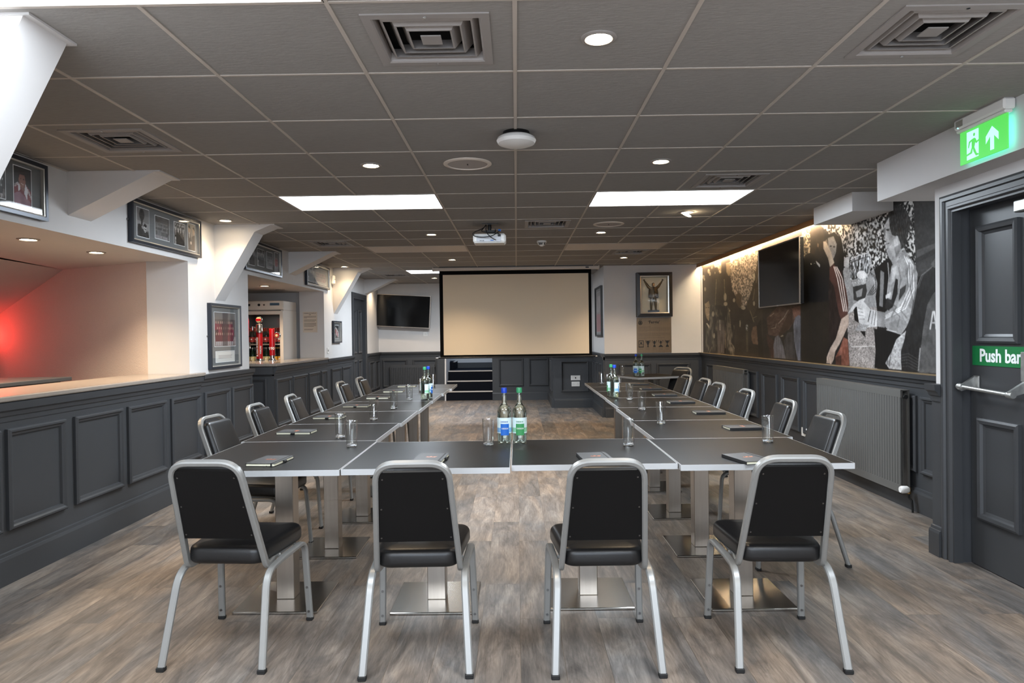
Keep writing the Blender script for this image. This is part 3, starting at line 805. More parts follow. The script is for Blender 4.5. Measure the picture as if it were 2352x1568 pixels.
# projector
t = thing('projector', 'white ceiling projector with looping black cables', 'projector', (-.245, 6.65, CZ))
mb = MB(); mb.T = Matrix.Translation((0, 0, 0)); mb.box(-.155, .155, -.09, .13, -.192, -.105, .018); mb.build('projector_body', 'white', t)
MB().box(-.122, .11, -.094, -.088, -.183, -.125, .003).build('connector_panel', mat('pale_grey_plastic', C3(190, 192, 196), .5), t)
MB().box(.08, .108, -.096, -.088, -.135, -.113, .002).build('power_inlet', 'black', t)
for x in (-.086, -.070, -.055): MB().lathe([(.004, -.100), (.004, -.092)], loc=(x, 0, -.172), axis=1, n=10).build('audio_socket', 'ink', t)
MB().box(.01, .04, -.099, -.09, -.174, -.167).build('video_socket', 'labelblue', t)
MB().sweep([(.09, .13, -.15), (.09, .165, -.15)], circprof(.035, 20), (0, 0, 1)).build('projector_lens', 'black', t, True)
mb = MB(); mb.box(-.075, .085, -.01, .01, -.006, 0); mb.box(-.02, .02, -.02, .02, -.012, 0); mb.lathe([(.018, -.012), (.020, -.04), (.016, -.055), (.016, -.075)], n=16)
mb.box(-.035, .06, -.03, .03, -.092, -.078); mb.box(-.05, .06, -.045, -.035, -.085, -.068); mb.box(.05, .06, -.045, -.03, -.09, -.05); mb.box(-.03, -.02, -.03, .03, -.108, -.085); mb.box(.04, .05, -.03, .03, -.108, -.085)
mb.build('ceiling_bracket', 'black', t)
cb = [[(-.03, 0, -.01), (-.06, -.04, -.05), (-.13, -.09, -.085), (-.16, -.12, -.11), (-.14, -.13, -.135), (-.06, -.135, -.148), (.03, -.13, -.135), (.08, -.12, -.10), (.10, -.10, -.08)],
      [(-.035, 0, -.01), (-.055, -.05, -.05), (-.08, -.08, -.08), (-.05, -.10, -.092), (.03, -.11, -.102), (.095, -.10, -.108)],
      [(-.03, -.01, -.02), (-.035, -.06, -.06), (-.02, -.11, -.11), (.02, -.125, -.15), (.05, -.11, -.165), (.06, -.10, -.168)]]
for k, p in enumerate(cb): MB().sweep(fillet(p, .05, 5), circprof(.0042, 8), (0, 0, 1)).build('cable', 'rubber', t, True)
MB().box(.085, .11, -.105, -.085, -.088, -.068, .004).build('cable_plug', 'labelblue', t)

# projection screen
t = thing('projection_screen', 'pulled down projection screen with a black border', 'projection screen', (0.0, 10.78, 0))
mb = MB(); mb.box(-1.29, 1.29, -.045, .045, 2.322, 2.372, .01); mb.build('screen_casing', 'ledoff', t)
MB().box(-1.295, -1.275, -.05, .05, 2.318, 2.376, .004).build('casing_end_cap', 'ledoff', t); MB().box(1.275, 1.295, -.05, .05, 2.318, 2.376, .004).build('casing_end_cap', 'ledoff', t)
MB().box(1.08, 1.13, -.048, -.044, 2.34, 2.358).build('casing_badge', 'black', t)
MB().box(-1.2, 1.2, -.03, .03, CZ - .02, CZ).build('ceiling_mount', 'black', t)
MB().box(-1.19, 1.17, -.003, .0, .985, 2.33).build('screen_border', 'border', t)
MB().box(-1.135, 1.125, -.006, -.003, 1.015, 2.262).build('screen_canvas', 'canvas', t)
mb = MB(); mb.sweep([(-1.22, 0, .975), (1.22, 0, .975)], circprof(.015, 12), (0, 0, 1)); mb.build('weight_bar', 'black', t, True)
MB().sweep([(-1.26, 0, .972), (-1.22, 0, .972)], circprof(.006, 8), (0, 0, 1)).build('bar_end', 'white', t); MB().sweep([(1.22, 0, .972), (1.25, 0, .972)], circprof(.006, 8), (0, 0, 1)).build('bar_end', 'white', t)

# ================================================================== FURNITURE
TZ = .73
def table(x0, x1, y0, y1, label, group, rz=0, piv=None, colx=0.0):
    cx, cy = (x0 + x1) / 2, (y0 + y1) / 2
    hw, hd = (x1 - x0) / 2, (y1 - y0) / 2
    if piv: cx, cy = piv
    t = thing('pedestal_table', label, 'table', (cx, cy, 0), rz, group)
    e = .0025
    tp = MB().box(-hw + e + .003, hw - e - .003, -hd + e + .003, hd - e - .003, TZ - .026, TZ).build('table_top', 'top', t)
    mb = MB(); mb.ring((-hw + e, -hd + e, 0), (1, 0, 0), (0, 1, 0), (0, 0, 1), 2 * (hw - e), 2 * (hd - e), [(.004, TZ - .026), (0, TZ - .026), (0, TZ), (.004, TZ)])
    recalc(mb.build('edge_strip', 'edge', tp))
    mb = MB(); mb.box(-.25, .25, -.03, .03, TZ - .05, TZ - .027, .003); mb.box(-.03, .03, -.25, .25, TZ - .05, TZ - .027, .003); mb.build('top_bracket', 'steel', t)
    mb = MB(); mb.box(-.045 + colx, .045 + colx, -.045, .045, .012, TZ - .045, .003); mb.build('column', 'steel', t)
    mb = MB(); hb = .19 if colx else .205; mb.box(-hb + colx, hb + colx, -.205, .205, 0, .012, .003); mb.build('base_plate', 'plate', t)
    return t
FR = 'square pedestal tables set out in a U'
table(-1.555, -.793, 3.065, 3.925, 'pedestal table at the near left corner of the U of tables', FR)
table(-.793, -.034, 3.075, 3.865, 'front pedestal table left of the two water bottles in the middle', FR)
table(-.034, .722, 3.125, 3.885, 'front pedestal table right of the two water bottles in the middle', FR)
table(.722, 1.500, 3.085, 3.86, 'pedestal table at the near right corner of the U of tables', FR)
ordn = ['second', 'third', 'fourth', 'fifth', 'sixth', 'seventh and last']
Ls = [3.925, 4.70, 5.455, 6.28, 7.045, 7.69, 8.405]; Lx = [-.803, -.786, -.775, -.768, -.750, -.725]
for k in range(6):
    w_ = .775
    table(Lx[k] - w_, Lx[k], Ls[k], Ls[k + 1], 'pedestal table, %s from the front in the left hand row' % ordn[k], FR, colx=.03)
Rs = [3.86, 4.672, 5.505, 6.335, 7.08, 7.69, 8.34]; Rx = [.757, .78, .80, .807, .806, .808]
for k in range(6):
    table(Rx[k], Rx[k] + .775, Rs[k], Rs[k + 1], 'pedestal table, %s from the front in the right hand row' % ordn[k], FR, colx=-.03)
a_ = math.radians(21)
c_ = Vector((1.60, 9.17)) + Vector((math.cos(a_), math.sin(a_))) * .38 + Vector((-math.sin(a_), math.cos(a_))) * .35
table(-.38, .38, -.35, .35, 'separate small pedestal table turned at an angle in the far right corner', 'corner table', rz=a_, piv=(c_.x, c_.y))

# ------------------------------------------------------------------ chairs
def make_chair(label, loc, rz, group):
    t = thing('banquet_chair', label, 'chair', loc, rz, group)
    TL = rectprof(.030, .021, .005)
    d = Vector((0, -.17, .435)).normalized(); Ln = .467
    nrm = Vector((0, .435, .17)).normalized()
    B = lambda x, s, o=0.0: Vector((x, .135, .400)) + d * s + nrm * o
    # back frame
    path = fillet([(-.160, .225, .378), B(-.1685, -.03), B(-.137, .468), B(.137, .468), B(.1685, -.03), (.160, .225, .378)], {1: .035, 2: .075, 3: .075, 4: .035}, 8)
    bf = MB().sweep(path, rectprof(.030, .022, .005), (1, 0, 0)).build('back_frame', 'frame', t, True)
    # backrest
    T = Matrix((Vector((1, 0, 0)), d, nrm)).transposed().to_4x4(); T.translation = B(0, 0)
    mb = MB(); mb.T = T; mb.pad(.158, .138, .115, .435, .004, .050, .03, .022, .004)
    br = mb.build('backrest', 'vinyl', t, True)
    mb = MB(); mb.T = T
    mb.add([(-.150, .115, -.007), (.150, .115, -.007), (.128, .418, -.007), (.118, .435, -.007), (-.118, .435, -.007), (-.128, .418, -.007),
            (-.150, .115, .006), (.150, .115, .006), (.128, .418, .006), (.118, .435, .006), (-.118, .435, .006), (-.128, .418, .006)],
           [(5, 4, 3, 2, 1, 0), (6, 7, 8, 9, 10, 11)] + [(i, (i + 1) % 6, (i + 1) % 6 + 6, i + 6) for i in range(6)])
    bp = mb.build('back_panel', 'board', t)
    for x, s in ((-.128, .27), (.128, .27), (-.137, .135), (.137, .135), (-.115, .405), (.115, .405)):
        mb = MB(); mb.T = T; mb.lathe([(.0035, -.0095), (.0035, -.007)], x, s, 8); mb.build('rivet', 'rivet', bp)
    # seat
    MB().pad(.168, .195, .115, .515, .385, .462, .06, .026, .008).build('seat', 'vinyl', t, True)
    mb = MB(); mb.box(-.175, .175, .44, .455, .372, .388, .004); mb.box(-.175, .175, .27, .285, .372, .388, .004); mb.box(-.165, -.15, .22, .455, .372, .388, .003); mb.box(.15, .165, .22, .455, .372, .388, .003)
    mb.build('seat_frame', 'frame', t)
    P_ = rectprof(.020, .030, .005)
    for sx in (-1, 1):
        rear = fillet([(sx * .206, 0, .014), (sx * .186, .105, .362), (sx * .188, .26, .372)], .07, 8)
        o = MB().sweep(rear, P_, (sx, 0, 0)).build('leg', 'frame', t, True)
        MB().box(sx * .206 - .0165, sx * .206 + .0165, -.015, .013, 0, .018, .003).build('foot_cap', 'rubber', o)
        front = fillet([(sx * .188, .255, .372), (sx * .200, .485, .378), (sx * .212, .512, .012)], .055, 8)
        o = MB().sweep(front, P_, (sx, 0, 0)).build('leg', 'frame', t, True)
        MB().box(sx * .212 - .0155, sx * .212 + .0155, .499, .525, 0, .016, .003).build('foot_cap', 'rubber', o)
        for z in (.045, .16):
            mb = MB(); yy = .512 - (z - .012) * .07; mb.lathe([(.006, yy - .0125), (.006, yy - .009)], loc=(sx * (.212 - z * .03), 0, z), axis=1, n=10); mb.build('stacking_stud', 'rivet', o)
    return t
G1, G2, G3 = 'chairs along the front of the U', 'chairs along the left row of tables', 'chairs along the right row of tables'
ch = make_chair('banquet chair at the near left corner of the tables, back to the camera', (-1.226, 2.725, 0), math.radians(-3.5), G1)
remember(ch)
dup(ch, (-.405, 2.655, 0), math.radians(1.5), 'banquet chair in the front row, second from the left, back to the camera', G1)
dup(ch, (.338, 2.648, 0), math.radians(.5), 'banquet chair in the front row, third from the left, back to the camera', G1)
dup(ch, (1.055, 2.675, 0), math.radians(-2.5), 'banquet chair at the near right corner of the tables, back to the camera', G1)
oc = ['nearest the camera', 'second from the camera', 'third from the camera', 'fourth from the camera', 'fifth from the camera', 'farthest from the camera']
lc = [(-1.905, 4.27, 6), (-1.912, 5.0, 2), (-1.908, 5.77, -2), (-1.928, 6.66, 0), (-1.902, 7.39, 2), (-1.86, 8.11, 4)]
for k, (x, y, a) in enumerate(lc):
    r = math.radians(-90 - a); off = Vector((0, -.04, 0)); off.rotate(Matrix.Rotation(r, 3, 'Z'))
    dup(ch, (x - off.x, y - off.y, 0), r, 'banquet chair tucked under the left row of tables, ' + oc[k], G2)
rc = [(1.86, 4.07, 3), (1.895, 4.82, -2), (1.91, 5.73, 4), (1.905, 6.52, 6), (1.945, 7.14, 6), (1.91, 7.77, 8)]
for k, (x, y, a) in enumerate(rc):
    r = math.radians(90 + a); off = Vector((0, -.04, 0)); off.rotate(Matrix.Rotation(r, 3, 'Z'))
    dup(ch, (x - off.x, y - off.y, 0), r, 'banquet chair tucked under the right row of tables, ' + oc[k], G3)
r = math.radians(132); off = Vector((0, -.04, 0)); off.rotate(Matrix.Rotation(r, 3, 'Z'))
dup(ch, (2.27 - off.x, 9.47 - off.y, 0), r, 'banquet chair behind the right row, facing the separate angled table', 'corner seating')

# ------------------------------------------------------------------ notebooks
def make_notebook(label, loc, rz, group):
    t = thing('notebook', label, 'notebook', loc, rz, group)
    mb = MB(); mb.box(-.070, .070, -.105, .105, .0, .002); mb.box(-.070, .070, -.105, .105, .0125, .0145); mb.box(-.0715, -.069, -.105, .105, .0, .0145, .001)
    mb.build('cover', 'cover', t)
    MB().box(-.069, .067, -.102, .102, .002, .0125).build('page_block', 'pages', t)
    mb = MB(); mb.box(.050, .056, -.1065, .1065, .0142, .0156); mb.box(.050, .056, -.1065, -.1045, 0, .0156); mb.box(.050, .056, .1045, .1065, 0, .0156); mb.build('elastic_band', 'rubber', t)
    MB().sweep([(.070, -.012, .0065), (.070, .012, .0065)], circprof(.007, 10), (0, 0, 1)).build('pen_loop', 'rubber', t, True)
    MB().sweep([(.03, -.103, .003), (.034, -.118, .003), (.026, -.128, .002)], rectprof(.003, .001, .0004), (0, 0, 1)).build('ribbon_marker', 'rubber', t)
    mb = MB(); z = .0149
    for pl in ([(-.026, -.006), (-.012, -.011), (.004, -.008), (.020, -.012), (.026, -.002), (.014, .002), (.004, -.001), (-.010, .001)],
               [(-.008, .001), (.003, .0), (.006, .010), (-.002, .015), (-.006, .008)], [(.012, .003), (.026, .0), (.030, .012), (.022, .008), (.014, .010)], [(-.022, -.002), (-.012, .002), (-.014, .009), (-.022, .004)]):
        mb.add([(x, y, z) for x, y in pl], [tuple(range(len(pl)))])
    mb.build('foil_emblem', 'copper', t)
    return t
GN = 'black notebooks laid out on the tables'
nb0 = make_notebook('black notebook at the near left corner, copper emblem facing up', (-1.175, 3.275, TZ), math.radians(-6), GN)
remember(nb0)
for x, y, a, lb in ((-.415, 3.29, -4, 'black notebook behind the second front chair, left of the middle bottles'), (.362, 3.26, 5, 'black notebook behind the third front chair, right of the middle bottles'),
                    (1.055, 3.19, 14, 'black notebook at the near right corner beside the fourth front chair')):
    dup(nb0, (x, y, TZ), math.radians(a), lb, GN)
for k, (x, y, a) in enumerate(((-1.365, 4.27, -3), (-1.37, 5.04, -2), (-1.355, 5.84, -1), (-1.33, 6.62, 1), (-1.31, 7.35, 2), (-1.285, 8.08, 3))):
    dup(nb0, (x, y, TZ), math.radians(-90 + a), 'black notebook on the left row of tables, ' + ['just before the silver seam nearest the camera', 'third from the camera', 'fourth from the camera', 'fifth from the camera', 'sixth from the camera', 'farthest from the camera'][k], GN)
for k, (x, y, a) in enumerate(((1.37, 4.23, 4), (1.39, 5.05, -1), (1.37, 5.83, 2), (1.38, 6.52, 1), (1.395, 7.27, 2), (1.39, 7.93, 1))):
    dup(nb0, (x, y, TZ), math.radians(90 + a), 'black notebook on the right row of tables, ' + ['left of the nearest tumbler', 'third from the camera', 'fourth from the camera', 'fifth from the camera', 'sixth from the camera', 'farthest from the camera'][k], GN)

# ------------------------------------------------------------------ tumblers
def glass_mesh():
    mb = MB()
    prof = [(.001, .0), (.024, 0), (.0275, .003), (.0285, .012), (.0325, .139), (.0335, .1415), (.0322, .142), (.0312, .1405), (.0270, .022), (.0235, .0165), (.012, .0145), (.001, .014)]
    mb.lathe(prof, n=32, cap=False); return mb
tum = glass_mesh().build('glass_tumbler', 'glass', None, True); recalc(tum)
tb = MB().lathe([(.001, .0012), (.0235, .0012), (.0262, .004), (.0266, .013), (.0222, .0155), (.012, .0138), (.001, .0132)], n=32, cap=False).build('thick_base', 'base', tum, True); recalc(tb)
gp = [(-.158, 3.71, 'empty tumbler left of the two middle water bottles'), (.581, 3.64, 'empty tumbler on the front table near its right hand seam'), (1.333, 3.70, 'empty tumbler on the near right corner table'),
      (-.892, 3.707, 'empty tumbler on the near left corner table'), (-1.04, 4.05, 'empty tumbler just behind the nearest seam of the left row'), (-1.02, 4.90, 'empty tumbler on the left row, third from the camera'),
      (-1.01, 5.65, 'empty tumbler on the left row, fourth from the camera'), (-1.0, 6.42, 'empty tumbler just left of the water bottles on the left row'), (-1.01, 7.29, 'empty tumbler half hidden behind the left row bottles'), (-.975, 8.01, 'farthest tumbler on the left row'),
      (.931, 4.50, 'empty tumbler on the right row, second from the camera'), (.957, 5.33, 'empty tumbler on the right row, third from the camera'), (1.0, 6.18, 'empty tumbler right of the bottles on the right row'), (1.015, 6.98, 'empty tumbler hidden behind the bottles on the right row'),
      (.99, 7.60, 'empty tumbler left of the bottles on the right row, second from the far end'), (.99, 8.12, 'farthest tumbler on the right row'), (1.475, 9.70, 'empty tumbler on the separate angled table')]
for k, (x, y, lb) in enumerate(gp):
    o = tum if k == 0 else tum.copy()
    if k:
        COL.objects.link(o); b_ = tb.copy(); b_.parent = o; COL.objects.link(b_)
    o.location = (x, y, TZ); tag(o, lb, 'glass', 'empty tumblers on the tables')

# ------------------------------------------------------------------ water bottles
def make_bottle(kind, label, loc, rz, group='pairs of water bottles'):
    t = thing('water_bottle', label, 'bottle', loc, rz, group)
    pr = [(.001, .006), (.025, .002), (.036, 0), (.0385, .006), (.039, .02), (.039, .165), (.0385, .178), (.034, .195), (.024, .208), (.0175, .216), (.0155, .226), (.0125, .278), (.0125, .288)]
    inn = [(.0098, .288), (.0100, .278), (.0128, .226), (.0150, .217), (.0215, .208), (.0315, .194), (.0360, .177), (.0366, .165), (.0366, .02), (.034, .009), (.001, .012)]
    o = MB().lathe(pr + inn, n=36, cap=False).build('bottle_glass', 'bglass', t, True); recalc(o)
    o = MB().lathe([(.001, .0125), (.0338, .0095), (.0362, .02), (.0362, .165), (.0356, .177), (.0311, .194), (.0212, .208), (.0148, .217), (.0126, .226), (.0110, .262), (.001, .262)], n=32, cap=False).build('water', 'water', t, True); recalc(o)
    MB().lathe([(.0150, .276), (.0155, .280), (.0155, .298), (.0145, .303), (.001, .3035)], n=28).build('screw_cap', kind + 'cap', t, True)
    # wrap label: camera side is local -y
    def wrap(r, a0, a1, z0, z1, n=20):
        mb = MB(); vs = []
        for k in range(n + 1):
            a = math.radians(a0 + (a1 - a0) * k / n)
            for z in (z0, z1): vs.append((r * math.sin(a), -r * math.cos(a), z))
        mb.add(vs, [(2 * k, 2 * k + 2, 2 * k + 3, 2 * k + 1) for k in range(n)]); return mb
    lb = wrap(.0394, -95, 95, .060, .144).build('bottle_label', 'labelwhite', t, True)
    col, lt = ('labelblue', 'ltblue') if kind == 'blue' else ('labelgreen', 'ltgreen')
    wrap(.0396, -92, 92, .066, .090).build('label_band', lt, lb, True)
    wrap(.0399, -30, 38, .050, .112).build('label_patch', col, lb, True)
    for tx, sz, zz, ink, bd, xx in (('DEESIDE', .0105, .086, 'whiteink', .0004, .0028), ('DEESIDE', .0110, .122, col, .0003, 0)):
        me = text_mesh(tx, sz, .0001, bd); me.name = 'label_lettering'
        rr = .0402 if zz < .1 else .0397
        for v in me.vertices:
            a = (v.co.x + xx) / rr; z = v.co.y + zz; v.co = (rr * math.sin(a), -rr * math.cos(a), z)
        me.materials.clear(); me.materials.append(MT[ink])
        o = bpy.data.objects.new('label_lettering', me); COL.objects.link(o); o.parent = lb
    return t
bl = make_bottle('blue', 'blue capped water bottle in the middle of the front table, left of the pair', (-.072, 3.757, TZ), 0)
gr = make_bottle('green', 'green capped water bottle in the middle of the front table, right of the pair', (.010, 3.755, TZ), 0)
remember(bl); remember(gr)
GB = 'pairs of water bottles'
dup(gr, (-.857, 6.42, TZ), math.radians(100), 'green capped water bottle in front on the left row', GB)
dup(bl, (-.838, 6.53, TZ), math.radians(75), 'blue capped water bottle just behind the green one on the left row', GB)
dup(bl, (.888, 6.33, TZ), math.radians(85), 'blue capped water bottle in front on the right row', GB)
dup(gr, (.872, 6.44, TZ), math.radians(-95), 'green capped water bottle just behind the blue one on the right row', GB)
dup(bl, (1.618, 9.44, TZ), math.radians(-25), 'blue capped water bottle on the separate angled table', GB)
dup(gr, (1.690, 9.40, TZ), math.radians(-50), 'green capped water bottle on the separate angled table', GB)

# ================================================================== THE MURAL
def project(P):
    V = P - np.array(EYE)
    F_, R0, U0 = np.array(fw), np.array(R_), np.array(U_)
    d = V @ F_
    return 1176 + FPX * (V @ R0) / d, 784 - FPX * (V @ U0) / d
XM = WR - .004
inv = np.linspace(1 / 4.62, 1 / 10.905, 1000); ys = 1 / inv
zs = np.linspace(1.006, 2.372, 420)
YY, ZZ = np.meshgrid(ys, zs)
PM = np.stack([np.full_like(YY, XM), YY, ZZ], -1)
uu, vv = project(PM)
art = Art(uu, vv, (44, 41, 39))
K8 = lambda pts: [(x / 3.645 + 1850, y / 3.645 + 450) for x, y in pts]
K7 = lambda pts: [(x / 5.408 + 1600, y / 5.408 + 560) for x, y in pts]
def e8(x, y, rx, ry, c, rot=0, a=1): art.ell(x / 3.645 + 1850, y / 3.645 + 450, rx / 3.645, ry / 3.645, c, a, rot)
def e7(x, y, rx, ry, c, rot=0, a=1): art.ell(x / 5.408 + 1600, y / 5.408 + 560, rx / 5.408, ry / 5.408, c, a, rot)
g_ = lambda v: (v, v * .985, v * .975)
# left half
art.poly(K7([(60, 100), (820, -60), (820, 1500), (60, 1400)]), (52, 47, 41), tex=10, fu=.08, fv=.03)
art.crowd(K7([(180, 760), (470, 760), (470, 1390), (80, 1370), (90, 1000)]), 34, 120, .22, .06, 31, (1, .95, .88), .62, 3)
art.poly(K7([(400, 140), (830, -20), (800, 70), (420, 225)]), (176, 166, 138))
art.crowd(K7([(400, 240), (420, 215), (800, 60), (740, 300), (690, 560), (620, 760), (540, 800), (480, 640), (430, 560), (410, 400)]), 74, 205, .75, .38, 5, (1, .92, .84), .5, 3)
art.poly(K7([(365, 240), (410, 225), (420, 360), (400, 410), (370, 350)]), (132, 118, 96))
art.poly(K7([(365, 390), (420, 400), (450, 620), (530, 780), (510, 1010), (430, 1010), (375, 700)]), (54, 48, 42))
art.poly(K7([(830, 60), (775, 80), (740, 330), (690, 560), (620, 780), (700, 920), (790, 700), (830, 400)]), (66, 59, 49))
art.poly(K7([(490, 630), (530, 600), (560, 640), (560, 770), (525, 790), (490, 720)]), (84, 72, 60))
for p in ((150, 340, 15, 30), (166, 372, 12, 24), (85, 410, 15, 26), (96, 440, 9, 18), (106, 562, 12, 26), (190, 296, 7, 16), (228, 360, 5, 16), (355, 660, 18, 50), (360, 745, 24, 26), (465, 700, 14, 26), (714, 410, 14, 50), (713, 740, 12, 30), (410, 830, 9, 14), (205, 870, 16, 34), (580, 795, 28, 22), (218, 1140, 10, 34), (942, 1390, 18, 26), (1345, 850, 10, 32), (1345, 900, 7, 24), (1055, 1140, 24, 12), (540, 990, 8, 44), (1100, 800, 8, 36)):
    e7(*p, (176, 166, 148), a=.85)
art.poly(K7([(215, 240), (245, 200), (305, 190), (305, 360), (285, 370), (262, 290), (225, 290)]), (150, 140, 122), tex=60, fu=1, fv=.6)
for a, b in (((245, 440), (232, 760)), ((343, 440), (352, 640)), ((400, 800), (430, 1080)), ((245, 850), (262, 900)), ((430, 1230), (470, 1300)), ((720, 560), (700, 700)), ((665, 830), (712, 970)), ((158, 1350), (190, 1280)), ((355, 1090), (362, 1220)), ((445, 1310), (455, 1390)), ((780, 300), (740, 480)), ((700, 920), (745, 900))):
    art.line(K7([a, b]), 1.3, (150, 138, 118), .8)
art.poly(K7([(103, 730), (125, 690), (152, 692), (165, 760), (160, 870), (152, 962), (125, 925), (107, 850)]), (168, 150, 126))
art.poly(K7([(98, 720), (120, 660), (160, 680), (168, 770), (152, 705), (108, 742)]), (40, 36, 32))
for p in ((122, 790), (148, 790)): e7(p[0], p[1], 8, 5, (50, 42, 36))
art.line(K7([(132, 885), (152, 878)]), 1.0, (210, 200, 180))
art.poly(K7([(118, 985), (135, 985), (160, 1020), (156, 1055)]), (214, 206, 190))
art.poly(K7([(255, 1020), (290, 940), (342, 950), (352, 1200), (340, 1360), (260, 1345)]), (88, 82, 82), tex=22, fu=.6, fv=.05)
art.line(K7([(286, 945), (291, 1070)]), 1.6, (200, 196, 186)); art.line(K7([(352, 1085), (362, 1290)]), 2, (120, 108, 92))
art.poly(K7([(610, 1010), (640, 1000), (640, 1340), (620, 1340)]), (92, 84, 70), .7); art.crowd(K7([(608, 1000), (636, 1000), (636, 1075), (612, 1075)]), 70, 190, 1.2, .7, 9)
art.poly(K7([(680, 1110), (700, 1030), (745, 1015), (775, 1060), (775, 1255), (700, 1240), (682, 1190)]), (112, 88, 72), tex=12, fu=.3, fv=.2)
art.poly(K7([(745, 1015), (800, 930), (830, 1400), (770, 1390), (760, 1200)]), (38, 34, 30))
art.poly(K7([(870, 920), (1000, 780), (1180, 760), (1345, 740), (1340, 860), (1230, 930), (1150, 1060), (1000, 1150), (890, 1130)]), (78, 60, 54), tex=14, fu=.3, fv=.3)
art.poly(K7([(1180, 800), (1345, 750), (1335, 880), (1215, 930)]), (118, 86, 76), tex=10, fu=.4, fv=.4)
art.line(K7([(1015, 990), (1080, 920), (1140, 820)]), 1.4, (150, 140, 130)); art.line(K7([(930, 1050), (980, 1040), (990, 990)]), 1.2, (150, 140, 130)); art.line(K7([(910, 900), (960, 860)]), 1.4, (150, 140, 130))
art.poly(K7([(1130, 880), (1190, 820), (1190, 980), (1120, 1080), (1040, 1150), (1020, 1120)]), (58, 44, 38))
art.poly(K7([(870, 1120), (960, 1200), (960, 1420), (930, 1410), (880, 1230)]), (66, 48, 44))
art.poly(K7([(955, 1250), (975, 1160), (1015, 1130), (1050, 1190), (1085, 1300), (1105, 1425), (960, 1415)]), (98, 96, 102), tex=26, fu=1.3, fv=.05, seed=8)
art.poly(K7([(1085, 1200), (1130, 1100), (1200, 1090), (1230, 1440), (1110, 1430)]), (62, 60, 62), tex=14, fu=1, fv=.05)
art.poly(K7([(1200, 1010), (1225, 910), (1270, 880), (1315, 920), (1335, 1100), (1350, 1455), (1255, 1445), (1215, 1230)]), (104, 104, 112), tex=28, fu=1.3, fv=.05, seed=12)
# right half
art.poly(K8([(-40, 180), (1120, -40), (1120, 1520), (-40, 1420)]), (44, 42, 41), tex=5, fu=.1, fv=.1)
art.crowd(K8([(-30, 260), (42, 240), (40, 480), (0, 600), (-30, 620)]), 60, 215, .5, .3, 3, (1, .93, .82), .5, 4)
art.crowd(K8([(120, 240), (720, 100), (905, 20), (930, 620), (560, 640), (330, 600), (300, 420)]), 26, 214, .40, .22, 3, (1, .985, .965), .5, 5)
art.poly(K8([(905, 40), (930, 30), (1110, 30), (1110, 600), (925, 640)]), g_(64), tex=8, fu=.2, fv=.2)
art.poly(K8([(930, 455), (1110, 385), (1110, 425), (930, 520)]), g_(104), .8)
art.poly(K8([(928, 560), (1060, 500), (1110, 470), (1110, 600), (940, 680)]), g_(84), .6)
art.poly(K8([(310, 610), (370, 570), (600, 640), (600, 960), (360, 960)]), g_(150), tex=12)
art.crowd(K8([(355, 940), (600, 930), (600, 1450), (372, 1440), (350, 1100)]), 112, 190, .9, .7, 21, (1, .95, .92), .5, 2.5)
art.line(K8([(385, 1262), (580, 1256)]), 1.8, (222, 216, 210))
art.poly(K8([(320, 520), (372, 500), (360, 600), (322, 590)]), g_(178))
# dark suited man on the left
art.poly(K8([(0, 490), (55, 470), (120, 590), (200, 560), (240, 620), (270, 750), (300, 900), (330, 1000), (300, 1100), (250, 1260), (180, 1330), (185, 1430), (-30, 1400), (-30, 560)]), (30, 30, 33))
art.poly(K8([(-30, 900), (190, 880), (200, 1260), (175, 1330), (180, 1420), (-30, 1390)]), (50, 44, 36), .8)
art.poly(K8([(38, 300), (60, 245), (130, 245), (158, 330), (150, 430), (120, 470), (98, 430), (70, 490), (45, 480)]), (58, 50, 42))
art.poly(K8([(98, 395), (112, 400), (110, 430), (98, 425)]), (130, 112, 94))
art.poly(K8([(85, 538), (122, 572), (120, 600), (95, 568)]), g_(205))
# second man with raised arm and striped shirt
art.poly(K8([(185, 330), (240, 300), (300, 360), (325, 490), (318, 620), (300, 640), (262, 560), (268, 440), (240, 350), (200, 380)]), g_(34))
art.poly(K8([(188, 350), (236, 336), (262, 400), (256, 470), (236, 525), (204, 500), (190, 430)]), g_(142), tex=14, fu=.8, fv=.6)
for p in ((212, 420), (240, 425)): e8(p[0], p[1], 9, 6, g_(40))
art.poly(K8([(150, 380), (172, 380), (215, 470), (242, 560), (206, 596), (188, 520), (150, 440)]), (186, 172, 158))
for k in range(4): art.line(K8([(152 + k * 8, 384 - k * 6), (160 + k * 9, 420)]), 1.2, (190, 176, 160))
art.poly(K8([(200, 600), (238, 568), (300, 640), (340, 780), (358, 900), (356, 985), (300, 1040), (272, 960), (240, 760), (200, 700)]), (86, 60, 54))
art.poly(K8([(196, 690), (240, 760), (275, 960), (300, 1050), (262, 1180), (210, 1260), (190, 1100)]), (48, 38, 36), tex=12, fu=.4, fv=.1)
for dx in (0, 20, 40): art.line(K8([(238 + dx * .6, 592), (268 + dx, 690), (320 + dx * .7, 965)]), 2.0, (222, 212, 204))
art.poly(K8([(300, 1030), (360, 985), (363, 1070), (320, 1170), (285, 1240), (250, 1300), (236, 1370), (215, 1410), (200, 1400), (176, 1400), (178, 1345), (208, 1270), (256, 1190)]), (188, 168, 154), tex=10, fu=.3, fv=.3)
for k in range(3): art.line(K8([(186 + k * 15, 1400), (204 + k * 14, 1320)]), .8, (110, 96, 86))
art.poly(K8([(252, 1345), (290, 1270), (318, 1180), (355, 1200), (368, 1420), (255, 1412)]), (132, 88, 74), tex=14, fu=.3, fv=.15)
art.poly(K8([(250, 1350), (300, 1330), (300, 1412), (255, 1412)]), (70, 50, 44), .8)
